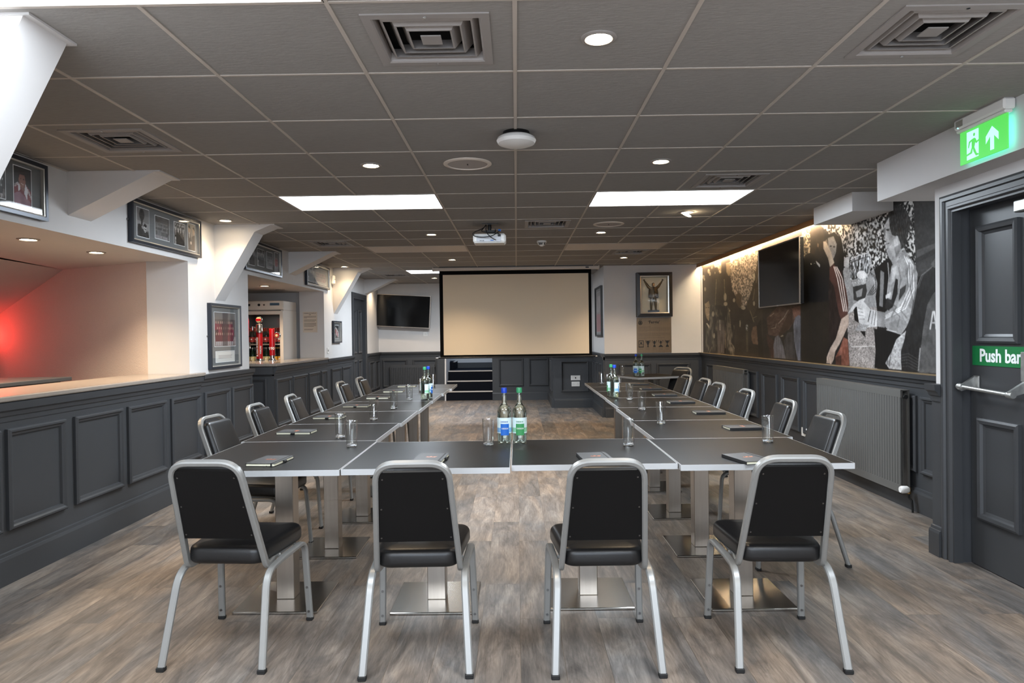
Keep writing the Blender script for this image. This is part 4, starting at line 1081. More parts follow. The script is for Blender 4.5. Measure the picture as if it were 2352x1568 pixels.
# trophy
art.poly(K8([(366, 600), (380, 530), (440, 500), (525, 476), (540, 540), (530, 640), (515, 710), (480, 740), (400, 752), (372, 690)]), g_(120))
art.crowd(K8([(366, 600), (380, 530), (440, 500), (525, 476), (540, 540), (530, 640), (515, 700), (400, 730), (372, 690)]), 40, 214, .9, .14, 44)
art.line(K8([(380, 530), (440, 500), (525, 474)]), 2.6, g_(206)); art.line(K8([(374, 560), (450, 530), (530, 505)]), 1.6, g_(60))
e8(470, 660, 42, 36, g_(216)); art.poly(K8([(380, 700), (512, 690), (500, 745), (400, 760)]), g_(168), tex=60, fu=1, fv=1)
art.line(K8([(516, 460), (545, 500), (548, 570), (530, 640), (500, 690)]), 2.6, g_(196)); art.line(K8([(372, 640), (368, 720), (400, 820)]), 2.4, g_(150))
art.poly(K8([(398, 760), (506, 735), (522, 850), (450, 885), (404, 870)]), g_(60)); art.poly(K8([(420, 800), (480, 770), (470, 840), (430, 850)]), g_(140))
# manager in tracksuit
art.poly(K8([(540, 640), (580, 610), (605, 650), (600, 770), (580, 830), (498, 860), (520, 780), (540, 720)]), g_(156))
for k in range(4): art.line(K8([(545 + k * 14, 640 + k * 10), (590, 720 + k * 26), (520 + k * 12, 830)]), 1.6, g_(60))
art.poly(K8([(575, 615), (690, 520), (740, 600), (720, 760), (690, 960), (600, 960), (588, 840), (604, 740)]), g_(30))
art.poly(K8([(628, 620), (660, 640), (648, 930), (618, 920)]), g_(128)); art.line(K8([(690, 560), (700, 680), (680, 860)]), 2.4, g_(170))
art.poly(K8([(720, 585), (770, 540), (830, 440), (870, 520), (900, 540), (940, 650), (930, 800), (885, 1000), (850, 1090), (800, 1162), (700, 1128), (665, 1092), (668, 970), (700, 940), (690, 800)]), g_(160), tex=14, fu=.35, fv=.2)
art.poly(K8([(755, 690), (775, 700), (770, 820), (730, 930), (702, 950), (730, 820)]), g_(44)); art.poly(K8([(790, 780), (845, 740), (835, 800), (780, 880)]), g_(70)); art.poly(K8([(670, 830), (720, 800), (710, 850), (672, 860)]), g_(210))
art.poly(K8([(680, 860), (735, 870), (700, 960), (665, 940)]), g_(56)); art.poly(K8([(730, 600), (770, 580), (745, 700), (715, 750)]), g_(196), .7)
for dx in (0, 21, 42): art.line(K8([(826 + dx, 500 + dx * .7), (862 + dx * .9, 580), (866 + dx, 780), (800 + dx * .9, 930 + dx * .3), (672, 1000 + dx * .6)]), 2.3, g_(232))
art.poly(K8([(700, 1060), (820, 1020), (850, 1080), (800, 1150), (710, 1130)]), g_(138), .7); art.line(K8([(680, 1120), (760, 1138)]), 2, g_(220))
art.poly(K8([(652, 230), (690, 150), (735, 80), (790, 70), (850, 130), (885, 210), (862, 310), (832, 430), (800, 445), (775, 350), (725, 330), (706, 270), (700, 190), (670, 240)]), g_(66), tex=34, fu=.9, fv=.2, seed=15)
art.poly(K8([(700, 175), (706, 262), (724, 325), (775, 345), (792, 385), (800, 440), (812, 470), (742, 582), (700, 520), (680, 470), (692, 440), (670, 405), (676, 380), (658, 340), (668, 280), (664, 240)]), g_(176), tex=10, fu=.3, fv=.3)
art.poly(K8([(655, 270), (672, 262), (668, 330), (655, 330)]), g_(120)); e8(690, 285, 12, 6, g_(46)); art.line(K8([(668, 405), (700, 395)]), 1.4, g_(60)); art.poly(K8([(700, 430), (745, 360), (772, 352), (780, 430), (742, 520)]), g_(206), .8); e8(765, 348, 12, 16, g_(196))
art.poly(K8([(575, 1110), (700, 1130), (805, 1164), (762, 1300), (700, 1445), (578, 1440), (588, 1300)]), g_(28))
art.poly(K8([(760, 1200), (842, 1126), (822, 1250), (800, 1350), (806, 1455), (700, 1445), (668, 1400), (722, 1300)]), g_(178), tex=30, fu=.3, fv=.3, seed=5)
art.poly(K8([(425, 915), (455, 890), (492, 888), (545, 948), (602, 962), (602, 1092), (520, 1100), (448, 1058), (438, 985)]), g_(206))
for k in range(4): art.line(K8([(440 + k * 3, 935 + k * 32), (478 + k * 5, 950 + k * 26)]), .9, g_(110))
art.line(K8([(545, 960), (525, 1050)]), 2, g_(90)); art.line(K8([(570, 962), (552, 1070)]), 1.6, g_(140)); art.line(K8([(590, 964), (575, 1080)]), 1.6, g_(120))
art.poly(K8([(600, 960), (668, 975), (664, 1102), (598, 1092)]), g_(148)); art.poly(K8([(400, 915), (428, 915), (446, 1060), (412, 1040)]), g_(24))
art.poly(K8([(350, 985), (400, 910), (455, 868), (505, 850), (480, 900), (420, 930), (390, 970)]), g_(206)); art.poly(K8([(412, 1125), (450, 1070), (530, 1080), (500, 1130)]), g_(160), tex=50, fu=1, fv=1); art.poly(K8([(458, 1130), (502, 1132), (500, 1182)]), g_(24))
# dark tracksuit at the right edge
art.poly(K8([(1120, 540), (1058, 592), (962, 678), (920, 800), (880, 1000), (850, 1130), (800, 1300), (800, 1400), (832, 1462), (950, 1475), (962, 1280), (1000, 1020), (1022, 900), (1120, 780)]), g_(50), tex=8, fu=.3, fv=.1)
art.poly(K8([(1120, 760), (1060, 830), (1020, 910), (992, 1060), (962, 1290), (948, 1475), (1120, 1490)]), g_(98), tex=8, fu=.2, fv=.1)
art.poly(K8([(1110, 470), (1085, 520), (1048, 572), (1075, 600), (1120, 600)]), g_(104))
art.line(K8([(1065, 588), (970, 665), (930, 780), (890, 990)]), 1.3, g_(140)); art.line(K8([(1055, 602), (985, 660), (945, 770)]), .9, g_(120))
art.line(K8([(960, 1275), (945, 1465)]), 3, g_(150))
for k in range(5): art.line(K8([(805, 1330 + 24 * k), (860, 1318 + 26 * k), (945, 1370 + 24 * k)]), 1.4, g_(92))
art.line(K8([(1044, 1112), (1068, 968), (1078, 968), (1096, 1112)]), 3.6, g_(226)); art.line(K8([(1052, 1062), (1086, 1062)]), 3.0, g_(226))
mural = thing('wall_mural', 'black and white photo mural of a football crowd, a trophy and tracksuited men', 'mural', (XM, 7.7, 1.0))
e8(712, 300, 26, 20, g_(120), a=.35); art.poly(K8([(700, 330), (735, 330), (742, 420), (705, 410)]), g_(120), .35); art.line(K8([(676, 282), (706, 276)]), 1.6, g_(52)); art.poly(K8([(742, 430), (792, 400), (800, 440), (760, 520)]), g_(96), .4)
for k in range(9): art.line(K8([(720 + 16 * k, 110 + 4 * k), (712 + 18 * k, 190 + 12 * k), (760 + 10 * k, 300 + 10 * k)]), 1.0, g_(34 + 14 * (k % 3)), .8)
for k, (a, b, c) in enumerate((((780, 600), (800, 700), (770, 820)), ((905, 620), (880, 760), (900, 900)), ((740, 960), (790, 1010), (770, 1090)), ((700, 880), (760, 930), (720, 1010)), ((840, 880), (800, 960), (850, 1020)), ((870, 560), (850, 650), (862, 760)))): art.line(K8([a, b, c]), 3.2, g_(88), .45)
for k in range(5): art.line(K8([(560 + 6 * k, 660 + 22 * k), (588 - 2 * k, 720 + 16 * k)]), 2.0, g_(214), .5)
for k in range(6): art.line(K8([(600 + 26 * k, 1160 + 14 * k), (610 + 18 * k, 1420)]), 2.2, g_(46), .5)
for k in range(7): art.line(K8([(-20 + 26 * k, 620 + 20 * k), (-10 + 24 * k, 1380)]), 3, (40, 38, 38), .4)
def soft(c, n=1):
    for _ in range(n):
        p = np.pad(c, ((1, 1), (1, 1), (0, 0)), 'edge')
        c = (p[:-2, 1:-1] + p[2:, 1:-1] + p[1:-1, :-2] + p[1:-1, 2:] + 4 * c) / 8
    return c
art.c = soft(art.c, 3)
art.c = art.c * (.88 + .24 * vnoise(uu, vv, .06, .05, 71))[..., None] + ((vnoise(uu, vv, .8, .5, 72) - .5) * 22 + (vnoise(uu, vv, .25, .18, 73) - .5) * 22)[..., None] * (art.c / 255 + .12)
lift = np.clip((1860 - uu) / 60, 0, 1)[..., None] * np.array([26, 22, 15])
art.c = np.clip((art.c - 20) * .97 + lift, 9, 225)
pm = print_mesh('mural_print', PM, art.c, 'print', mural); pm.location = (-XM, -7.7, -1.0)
recalc(pm)

# warm strip light along the top of the mural
t = thing('strip_light', 'warm strip light in tan edging along the top of the mural', 'strip light', (WR, 6.06, CZ))
MB().box(-.085, -.070, 0, 4.84, -.052, 0).build('wooden_edging', 'oak', t)
MB().box(-.060, -.02, .05, 4.80, -.012, -.004).build('light_strip', 'strip', t)
struct(MB().box(2.90, 2.92, 10.86, 10.91, 1.0, CZ - .06).build('trim_9', 'wall'), 'white bead in the corner of the mural wall')

# ------------------------------------------------------------------ glazing

# ------------------------------------------------------------------ framed pictures
def picture(label, A, u, n, W, H, z, prints, fw_=.03, depth=.035, frame='pframe', slip='pslip', mount='mount', group='framed pictures'):
    loc = Vector((A[0], A[1], z)); T = Matrix.Translation(-loc) @ Matrix.Translation((0, 0, z)) @ frame_T(A, u, n)
    t = thing('framed_picture', label, 'picture', loc, 0, group)
    mb = MB(); mb.T = T; mb.ring((0, 0, 0), (1, 0, 0), (0, 0, 1), (0, 1, 0), W, H, [(0, 0), (0, depth), (fw_ * .7, depth), (fw_ * .75, depth - .004)])
    recalc(mb.build('frame', frame, t))
    mb = MB(); mb.T = T; q = fw_ * .75; mb.ring((q, 0, q), (1, 0, 0), (0, 0, 1), (0, 1, 0), W - 2 * q, H - 2 * q, [(0, depth - .004), (.008, depth - .006), (.010, .012)])
    recalc(mb.build('inner_slip', slip, t))
    mb = MB(); mb.T = T; mb.box(q, W - q, .004, .012, q, H - q); mb.build('mount_card', mount, t)
    mb = MB(); mb.T = T; mb.add([(q + .008, depth - .012, q + .008), (W - q - .008, depth - .012, q + .008), (W - q - .008, depth - .012, H - q - .008), (q + .008, depth - .012, H - q - .008)], [(0, 1, 2, 3)]); mb.build('glazing', 'glazing', t)
    for (a, b, c, d, fn) in prints:
        nu, nv = max(24, int((b - a) * 260)), max(24, int((d - c) * 260))
        gu, gv = np.meshgrid(np.linspace(0, 1, nu), np.linspace(0, 1, nv))
        ar = Art(gu, 1 - gv, (90, 90, 90)); fn(ar)
        X_ = a + (b - a) * gu; Z_ = c + (d - c) * gv
        P = np.stack([A[0] + u[0] * X_ + n[0] * .0135, A[1] + u[1] * X_ + n[1] * .0135, z + Z_], -1) - np.array(loc)
        print_mesh('photo_print', P, ar.c, 'print', t)
        e = .004; mb = MB(); mb.T = T; mb.box(a - e, b + e, .012, .0128, c - e, d + e); mb.build('mount_bevel', 'whiteink', t)
    for s_ in (-.008,):
        mb = MB(); mb.T = T; mb.lathe([(.008, 0), (.008, .012)], loc=(s_, 0, H * .5), axis=1, n=12); mb.build('wall_fixing', 'rivet', t)
    return t
def p_portrait(a):
    a.poly([(0, 0), (1, 0), (1, 1), (0, 1)], (44, 42, 40)); a.poly([(.02, .55), (.2, .42), (.4, .46), (.62, .5), (.75, .46), (1, .62), (1, 1), (.02, 1)], (112, 36, 40), tex=10, fu=6, fv=6)
    a.poly([(.34, .3), (.66, .3), (.66, .52), (.55, .64), (.42, .58)], (122, 84, 74)); a.ell(.47, .34, .19, .2, (142, 98, 84)); a.poly([(.24, .16), (.4, .08), (.62, .1), (.72, .24), (.70, .42), (.64, .3), (.62, .2), (.34, .2), (.28, .3)], (46, 34, 30))
    for x in (.4, .56): a.ell(x, .31, .03, .015, (40, 30, 28))
    a.line([(.42, .44), (.56, .45)], .02, (210, 190, 180)); a.poly([(.22, .42), (.34, .48), (.36, .6), (.26, .66)], (206, 202, 204)); a.poly([(.66, .42), (.8, .56), (.74, .84), (.58, .68)], (206, 202, 206))
    for k in range(3): a.line([(.04, .5 + .03 * k), (.24, .42 + .03 * k)], .012, (200, 196, 196)); a.line([(.8 + .0, .54 + .04 * k), (1, .74 + .04 * k)], .012, (200, 196, 196))
    a.poly([(.02, .74), (.3, .66), (.98, .9), (.98, 1), (.02, 1)], (150, 140, 160), .55, tex=40, fu=4, fv=4)
def p_group(seed, shirt=(150, 46, 62), hi=200, bg=(70, 66, 64), rows=3):
    def f(a):
        a.poly([(0, 0), (1, 0), (1, 1), (0, 1)], bg, tex=16, fu=5, fv=5, seed=seed); a.poly([(0, .72), (1, .72), (1, 1), (0, 1)], tuple(min(255, c * 1.5) for c in bg), tex=20, fu=30, fv=20, seed=seed + 1)
        r = np.random.RandomState(seed); nn = 9
        for row in range(rows):
            for k in range(nn):
                x = .08 + .84 * (k + .5 * (row % 2)) / nn + r.uniform(-.01, .01); y = .28 + row * .17
                a.poly([(x - .045, y + .05), (x + .045, y + .05), (x + .05, y + .26), (x - .05, y + .26)], tuple(np.clip(np.array(shirt) * r.uniform(.7, 1.25), 0, 255)))
                a.poly([(x - .04, y + .24), (x + .04, y + .24), (x + .03, y + .36), (x - .03, y + .36)], (hi * .85, hi * .82, hi * .82) if row == rows - 1 else (60, 50, 52))
                a.ell(x, y + .015, .024, .038, (hi * .9, hi * .72, hi * .64) if shirt[0] > shirt[1] + 20 else (hi * .8,) * 3)
    return f
def p_cup(a):
    a.poly([(0, 0), (1, 0), (1, 1), (0, 1)], g_(110), tex=16, fu=3, fv=3); a.poly([(0, .45), (1, .5), (1, .75), (0, .7)], g_(140)); a.ell(.4, .22, .22, .2, g_(48)); a.poly([(.32, .38), (.5, .36), (.44, .62), (.34, .62)], g_(46)); a.poly([(.06, .58), (.3, .56), (.4, .7), (.9, .8), (1, 1), (.05, 1)], g_(44), tex=12, fu=8, fv=8)
    a.ell(.66, .7, .13, .12, g_(176)); a.poly([(.5, .62), (.62, .5), (.8, .56), (.78, .64)], g_(36)); a.line([(.56, .7), (.76, .72)], .025, g_(30)); a.line([(.6, .78), (.72, .78)], .02, g_(90))
def p_suits(seed):
    def f(a):
        a.crowd([(0, 0), (1, 0), (1, .35), (0, .35)], 40, 150, 9, 9, seed); r = np.random.RandomState(seed)
        a.poly([(0, .3), (1, .3), (1, 1), (0, 1)], g_(38), tex=8, fu=8, fv=8)
        for k in range(4):
            x = .14 + .24 * k; a.ell(x, .28 + .04 * (k % 2), .07, .1, g_(166)); a.poly([(x - .03, .38), (x + .03, .38), (x, .62)], g_(200)); a.poly([(x - .08, .22), (x - .05, .15), (x + .05, .15), (x + .08, .24), (x, .2)], g_(34)); a.line([(x, .42), (x, .66)], .012, g_(60))
        a.ell(.12, .74, .05, .08, g_(190)); a.poly([(.09, .8), (.15, .8), (.17, 1), (.07, 1)], g_(160))
    return f
def p_two(a):
    a.poly([(0, 0), (1, 0), (1, 1), (0, 1)], (150, 138, 122)); a.ell(.2, .22, .16, .13, (176, 150, 126)); a.ell(.8, .26, .17, .14, (176, 150, 126)); a.poly([(0, .1), (.3, .06), (.36, .2), (.1, .16)], (56, 44, 38)); a.poly([(.66, .14), (.9, .08), (1, .3), (.86, .2)], (60, 48, 40))
    a.poly([(0, .36), (.3, .34), (.45, .6), (.5, 1), (0, 1)], (84, 72, 62)); a.poly([(.5, .48), (.95, .4), (1, .5), (1, 1), (.4, 1)], (96, 84, 72)); a.poly([(.1, .34), (.26, .34), (.2, .6)], (206, 200, 190)); a.ell(.4, .72, .12, .06, (190, 170, 150))
XL = (0, 1), (1, 0)
def m4(W, H, fns, xs):
    return [(a, b, c * H, d * H, f) for (a, b, c, d), f in zip(xs, fns)]
picture('wide framed strip of football photos with a red shirted portrait, partly behind the nearest brace', (WL, 3.02), *XL, 1.11, .33, 2.032,
        m4(1.11, .33, [p_cup, p_two, p_group(3, (90, 90, 90)), p_portrait], [(.10, .24, .22, .82), (.33, .53, .22, .82), (.62, .79, .22, .82), (.855, .995, .20, .84)]))
picture('wide framed strip of four black and white football photos above the near bar', (WL, 5.035), *XL, 1.11, .325, 2.035,
        m4(1.11, .325, [p_cup, p_group(5, (90, 90, 90), 170, (70, 70, 70)), p_suits(6), p_two], [(.10, .27, .18, .84), (.36, .58, .24, .78), (.66, .84, .22, .78), (.90, 1.03, .16, .86)]))
picture('wide framed strip of photos behind the tall brace, above the beer taps', (WL, 7.15), *XL, 1.11, .325, 2.035,
        m4(1.11, .325, [p_suits(16), p_suits(9), p_group(12, (90, 90, 90), 160, (64, 66, 68)), p_group(17, (140, 44, 44), 170, (60, 56, 56), 2)], [(.12, .30, .2, .8), (.38, .58, .24, .8), (.66, .84, .24, .8), (.92, 1.03, .16, .86)]))
picture('framed wide photo by the white motion sensor', (WL, 9.25), *XL, 1.13, .325, 2.025,
        m4(1.13, .325, [p_suits(19), p_group(21, (120, 90, 84), 190, (96, 92, 88))], [(.10, .40, .2, .82), (.46, 1.02, .18, .84)]))
def p_text(a):
    a.poly([(0, 0), (1, 0), (1, 1), (0, 1)], (206, 204, 198)); a.line([(.04, .1), (.96, .1)], .02, (170, 60, 60)); a.line([(.04, .9), (.96, .9)], .02, (170, 60, 60)); r = np.random.RandomState(2)
    for k in range(5): a.line([(.14, .26 + .13 * k), (.86 - .1 * r.rand(), .26 + .13 * k)], .025, (120, 112, 112))
def p_team(a):
    p_group(7, (104, 36, 52), 180, (84, 74, 72), 3)(a); a.poly([(.0, 0), (1, 0), (1, .2), (0, .2)], (112, 108, 104), .8); a.poly([(.38, 0), (.64, 0), (.6, 1), (.36, 1)], (26, 22, 34), .55)
picture('tall framed colour team photo with a caption card, on the pier between the bars', (WL, 6.305), *XL, .70, .61, 1.038, [(.12, .60, .21, .53, p_team), (.14, .57, .06, .16, p_text)], mount='mount')
def p_small(a):
    a.poly([(0, 0), (1, 0), (1, 1), (0, 1)], g_(40), tex=10, fu=4, fv=4)
    for k in range(4):
        x = .2 + .2 * k; a.ell(x, .2 + .1 * k, .09, .08, g_(200)); a.poly([(x - .1, .28 + .1 * k), (x + .1, .28 + .1 * k), (x + .08, .7 + .08 * k), (x - .08, .7 + .08 * k)], (200, 190, 190) if k % 2 else (150, 60, 60))
picture('small framed photo on the left wall before the far door', (WL, 10.57), *XL, .48, .34, 1.23, [(.14, .36, .07, .27, p_small)], mount='mount')
def p_red(a):
    a.poly([(0, 0), (1, 0), (1, 1), (0, 1)], (120, 112, 110)); a.poly([(.1, .1), (.9, .1), (.9, .5), (.1, .5)], (150, 140, 140), tex=40, fu=6, fv=6); a.poly([(0, .55), (1, .55), (1, 1), (0, 1)], (150, 50, 56)); p = .3
picture('tall narrow framed print on the side of the far right column', (1.38, 11.90), (0, -1), (-1, 0), .84, .82, 1.27, [(.08, .76, .08, .74, p_red)], frame='wframe', slip='wframe')

# display case with the raised arm statuette
def tube(mb, pts, rad, n=10):
    P = [Vector(p) for p in pts]; vs = []
    for i, p in enumerate(P):
        t_ = (P[min(i + 1, len(P) - 1)] - P[max(i - 1, 0)]).normalized(); a = t_.cross(Vector((0, 1, 0)));
        if a.length < .1: a = t_.cross(Vector((1, 0, 0)))
        a.normalize(); b = t_.cross(a)
        r = rad[i]; rx, ry = (r if isinstance(r, tuple) else (r, r))
        for k in range(n):
            w_ = 2 * PI * k / n; vs.append(p + a * (rx * math.cos(w_)) + b * (ry * math.sin(w_)))
    m = len(P); fs = [(i * n + k, i * n + (k + 1) % n, (i + 1) * n + (k + 1) % n, (i + 1) * n + k) for i in range(m - 1) for k in range(n)]
    mb.add(vs, fs + [tuple(reversed(range(n))), tuple(range((m - 1) * n, m * n))])
t = thing('display_case', 'black framed lit display case on the far wall beside the mural', 'display case', (2.155, 10.91, 1.572))
mb = MB(); mb.ring((-.275, 0, 0), (1, 0, 0), (0, 0, 1), (0, -1, 0), .55, .69, [(0, 0), (0, .12), (.048, .125), (.052, .115)]); recalc(mb.build('frame', 'wframe', t))
mb = MB(); mb.ring((-.223, 0, .052), (1, 0, 0), (0, 0, 1), (0, -1, 0), .446, .586, [(0, .115), (.016, .112), (.02, .10), (.022, .004)]); recalc(mb.build('inner_slip', 'pslip', t))
MB().box(-.205, .205, -.005, -.003, .07, .62).build('back_board', 'lightbox', t)
MB().add([(-.21, -.112, .065), (.21, -.112, .065), (.21, -.112, .625), (-.21, -.112, .625)], [(0, 1, 2, 3)]).build('glazing', 'glazing', t)
area('display_case_light', (2.155, 10.84, 1.572 + .62), (.36, .04), 13, (1, .84, .6))
t = thing('statuette', 'bronze statuette of a man in a jacket with both arms raised, inside the display case', 'statuette', (2.145, 10.85, 1.572 + .075))
MB().box(-.085, .085, -.035, .03, 0, .028, .003).build('plinth', 'ink', t)
mb = MB()
for s_ in (-1, 1):
    tube(mb, [(s_ * .038, -.012, .03), (s_ * .036, 0, .045), (s_ * .034, 0, .12), (s_ * .026, 0, .20), (s_ * .02, 0, .245)], [(.018, .012), .015, .019, .025, .027])
    tube(mb, [(s_ * .040, -.028, .036), (s_ * .039, -.01, .037), (s_ * .036, .008, .04)], [.008, .013, .012])
    tube(mb, [(s_ * .048, 0, .372), (s_ * .075, 0, .392), (s_ * .105, -.005, .435), (s_ * .135, -.008, .478)], [.024, .021, .017, .012])
    tube(mb, [(s_ * .135, -.008, .476), (s_ * .141, -.008, .490)], [.009, .012])
    for k in range(5):
        a = PI / 2 + (k - 2) * .34 - s_ * .35; tube(mb, [(s_ * .141, -.008, .486), (s_ * .141 + .024 * math.cos(a), -.009, .486 + .026 * math.sin(a))], [.0045, .003], 6)
tube(mb, [(0, 0, .225), (0, 0, .28), (0, 0, .34), (0, 0, .378), (0, 0, .392)], [(.045, .032), (.044, .032), (.052, .034), (.050, .028), (.018, .018)], 14)
tube(mb, [(0, -.002, .385), (0, -.004, .405)], [.014, .013])
tube(mb, [(0, -.004, .400), (0, -.008, .412), (0, -.006, .432), (0, -.004, .448), (0, -.002, .456)], [.012, .021, .024, .019, .006], 14)
tube(mb, [(0, -.028, .425), (0, -.034, .422)], [.004, .003], 6)
mb.build('figure', 'bronze', t, True)
mb = MB()
for s_ in (-1, 1):
    mb.add([(s_ * .008, -.030, .385), (s_ * .050, -.022, .388), (s_ * .068, 0, .37), (s_ * .082, -.012, .228), (s_ * .060, -.036, .215), (s_ * .030, -.040, .235),
            (s_ * .008, -.026, .385), (s_ * .050, .022, .388), (s_ * .062, .006, .37), (s_ * .076, .020, .228), (s_ * .050, .030, .215), (s_ * .022, -.030, .235)],
           [(0, 1, 2, 3, 4, 5), (11, 10, 9, 8, 7, 6)] + [(i, (i + 1) % 6, (i + 1) % 6 + 6, i + 6) for i in range(6)])
mb.build('open_jacket', 'bronze', t)

# plaque
t = thing('wall_plaque', 'brushed bronze plaque with a title and five trophy silhouettes below the display case', 'plaque', (2.16, 10.91, 1.006))
MB().box(-.272, .272, -.008, 0, 0, .556, .002).build('plate', 'plaque', t)
EX, EZ = (1, 0, 0), (0, 0, 1)
text('\u2018Fergie\u2019', .062, 'ink', t, (.0, -.0085, .482), EX, EZ, name='title_lettering', depth=.0004, bold=.0012, sx=1.02)
mb = MB(); y_ = -.0088
def flat(mb, pts, cx=0, cz=0, s=1): mb.add([(cx + x * s, y_, cz + z * s) for x, z in pts], [tuple(range(len(pts)))])
def rngp(r0, r1, n=20):
    return [((r0 * math.cos(2 * PI * k / n), r0 * math.sin(2 * PI * k / n)), (r1 * math.cos(2 * PI * k / n), r1 * math.sin(2 * PI * k / n))) for k in range(n + 1)]
def annulus(mb, cx, cz, r0, r1, n=20):
    q = rngp(r0, r1, n)
    for k in range(n): mb.add([(cx + p[0], y_, cz + p[1]) for p in (q[k][0], q[k][1], q[k + 1][1], q[k + 1][0])], [(0, 1, 2, 3)])
annulus(mb, -.214, .474, .022, .033); annulus(mb, -.214, .478, .0, .014); mb.add([(-.232, y_, .470), (-.196, y_, .470), (-.2, y_, .458), (-.228, y_, .458)], [(0, 1, 2, 3)])
for x in (-.226, -.202): annulus(mb, x, .520, 0, .006, 8)
mb.build('crest', 'ink', t)
cup1 = [(-.026, .10), (.026, .10), (.022, .07), (.010, .035), (.006, .015), (.018, .0), (-.018, 0), (-.006, .015), (-.010, .035), (-.022, .07)]
cup2 = [(0, .112), (.004, .095), (.020, .088), (.016, .06), (.006, .042), (.004, .034), (.016, .024), (.020, 0), (-.020, 0), (-.016, .024), (-.004, .034), (-.006, .042), (-.016, .06), (-.020, .088), (-.004, .095)]
cup3 = [(0, .110), (.004, .095), (.016, .085), (.014, .065), (.003, .045), (.004, .036), (.036, .006), (.036, 0), (-.036, 0), (-.036, .006), (-.004, .036), (-.003, .045), (-.014, .065), (-.016, .085), (-.004, .095)]
cup4 = [(-.028, .10), (.028, .10), (.018, .07), (.006, .055), (.005, .040), (.022, .016), (.024, 0), (-.024, 0), (-.022, .016), (-.005, .040), (-.006, .055), (-.018, .07)]
for x, c in ((-.098, cup1), (.004, cup2), (.104, cup3), (.206, cup4)):
    m_ = MB(); flat(m_, c, x, .092)
    for s_ in (-1, 1):
        m_.add([(x + s_ * p[0], y_, .092 + p[1]) for p in ((.022, .098), (.038, .108), (.040, .085), (.024, .062), (.022, .066), (.035, .086), (.033, .10), (.024, .092))], [tuple(range(8))])
    m_.build('trophy_silhouette', 'ink', t)
m_ = MB(); x = -.205
annulus(m_, x, .155, 0, .016); 
for a in ((-.040, .0, .040, .014), (-.040, .038, .040, .044), (-.040, .014, -.032, .038), (.032, .014, .040, .038), (-.040, .044, -.031, .108), (.031, .044, .040, .108), (-.031, .098, .031, .108)):
    m_.add([(x + a[0], y_, .088 + a[1]), (x + a[2], y_, .088 + a[1]), (x + a[2], y_, .088 + a[3]), (x + a[0], y_, .088 + a[3])], [(0, 1, 2, 3)])
m_.build('medal_silhouette', 'ink', t)
MT['fadedink'] = mat('faded_engraving', C3(92, 78, 62), .5)
m_ = MB(); zz = .410
for k, n_ in enumerate((.17, .5, .5, .5, .48, .12, 0, .5, .5, .5, .34, 0, .40, .12)):
    if n_:
        x = -.245
        while x < -.245 + n_:
            w_ = rng.uniform(.008, .03); m_.add([(x, y_, zz), (min(x + w_, .25), y_, zz), (min(x + w_, .25), y_, zz + .005), (x, y_, zz + .005)], [(0, 1, 2, 3)]); x += w_ + .005
    zz -= .0145
for x in (-.205, -.098, .004, .104, .206):
    for r_ in range(2): m_.add([(x - .03, y_, .074 - r_ * .02), (x + .03, y_, .074 - r_ * .02), (x + .03, y_, .079 - r_ * .02), (x - .03, y_, .079 - r_ * .02)], [(0, 1, 2, 3)])
m_.build('engraved_text', 'fadedink', t)

# ------------------------------------------------------------------ televisions
def tv(label, loc, rz, W, H, roll=0.0, arm=True):
    t = thing('television', label, 'television', loc, rz, 'wall televisions'); t.rotation_euler = (0, roll, rz)
    # local: screen faces -y
    mb = MB(); mb.box(-W / 2, W / 2, -.0, .045, -H / 2, H / 2, .006); mb.build('tv_body', 'black', t)
    mb = MB(); mb.ring((-W / 2, 0, -H / 2), EX, EZ, (0, -1, 0), W, H, [(0, -.010), (0, .004), (.013, .004), (.014, 0)]); recalc(mb.build('bezel', 'bezel', t))
    MB().box(-W / 2 + .01, W / 2 - .01, -.001, .001, -H / 2 + .016, H / 2 - .01).build('screen', 'screenglass', t)
    MB().box(-.022, .022, -.006, -.003, -H / 2 + .002, -H / 2 + .012).build('brand_badge', 'pslip', t)
    mb = MB(); mb.box(-.2, .2, .045, .06, -.2, -.15); mb.box(-.2, .2, .045, .06, .15, .2); mb.box(-.03, .03, .045, .14, -.2, .2); mb.build('wall_bracket', 'black', t)
    return t
tv('large television on the far left wall beside the projection screen, tilted slightly clockwise', (-2.285, 13.98, 1.825), 0, 1.10, .655, math.radians(3.3))
tv('large television mounted on the mural wall', (2.80, 7.44, 1.92), math.radians(-90), 1.16, .665)
MB().sweep(fillet([(2.90, 6.83, 1.98), (2.88, 6.78, 1.96), (2.90, 6.74, 1.97)], .03, 4), circprof(.004, 8), (0, 0, 1)).build('cable_stub', 'rubber', None, True)
tag(bpy.data.objects['cable_stub'], 'short black cable end beside the mural television', 'cable')

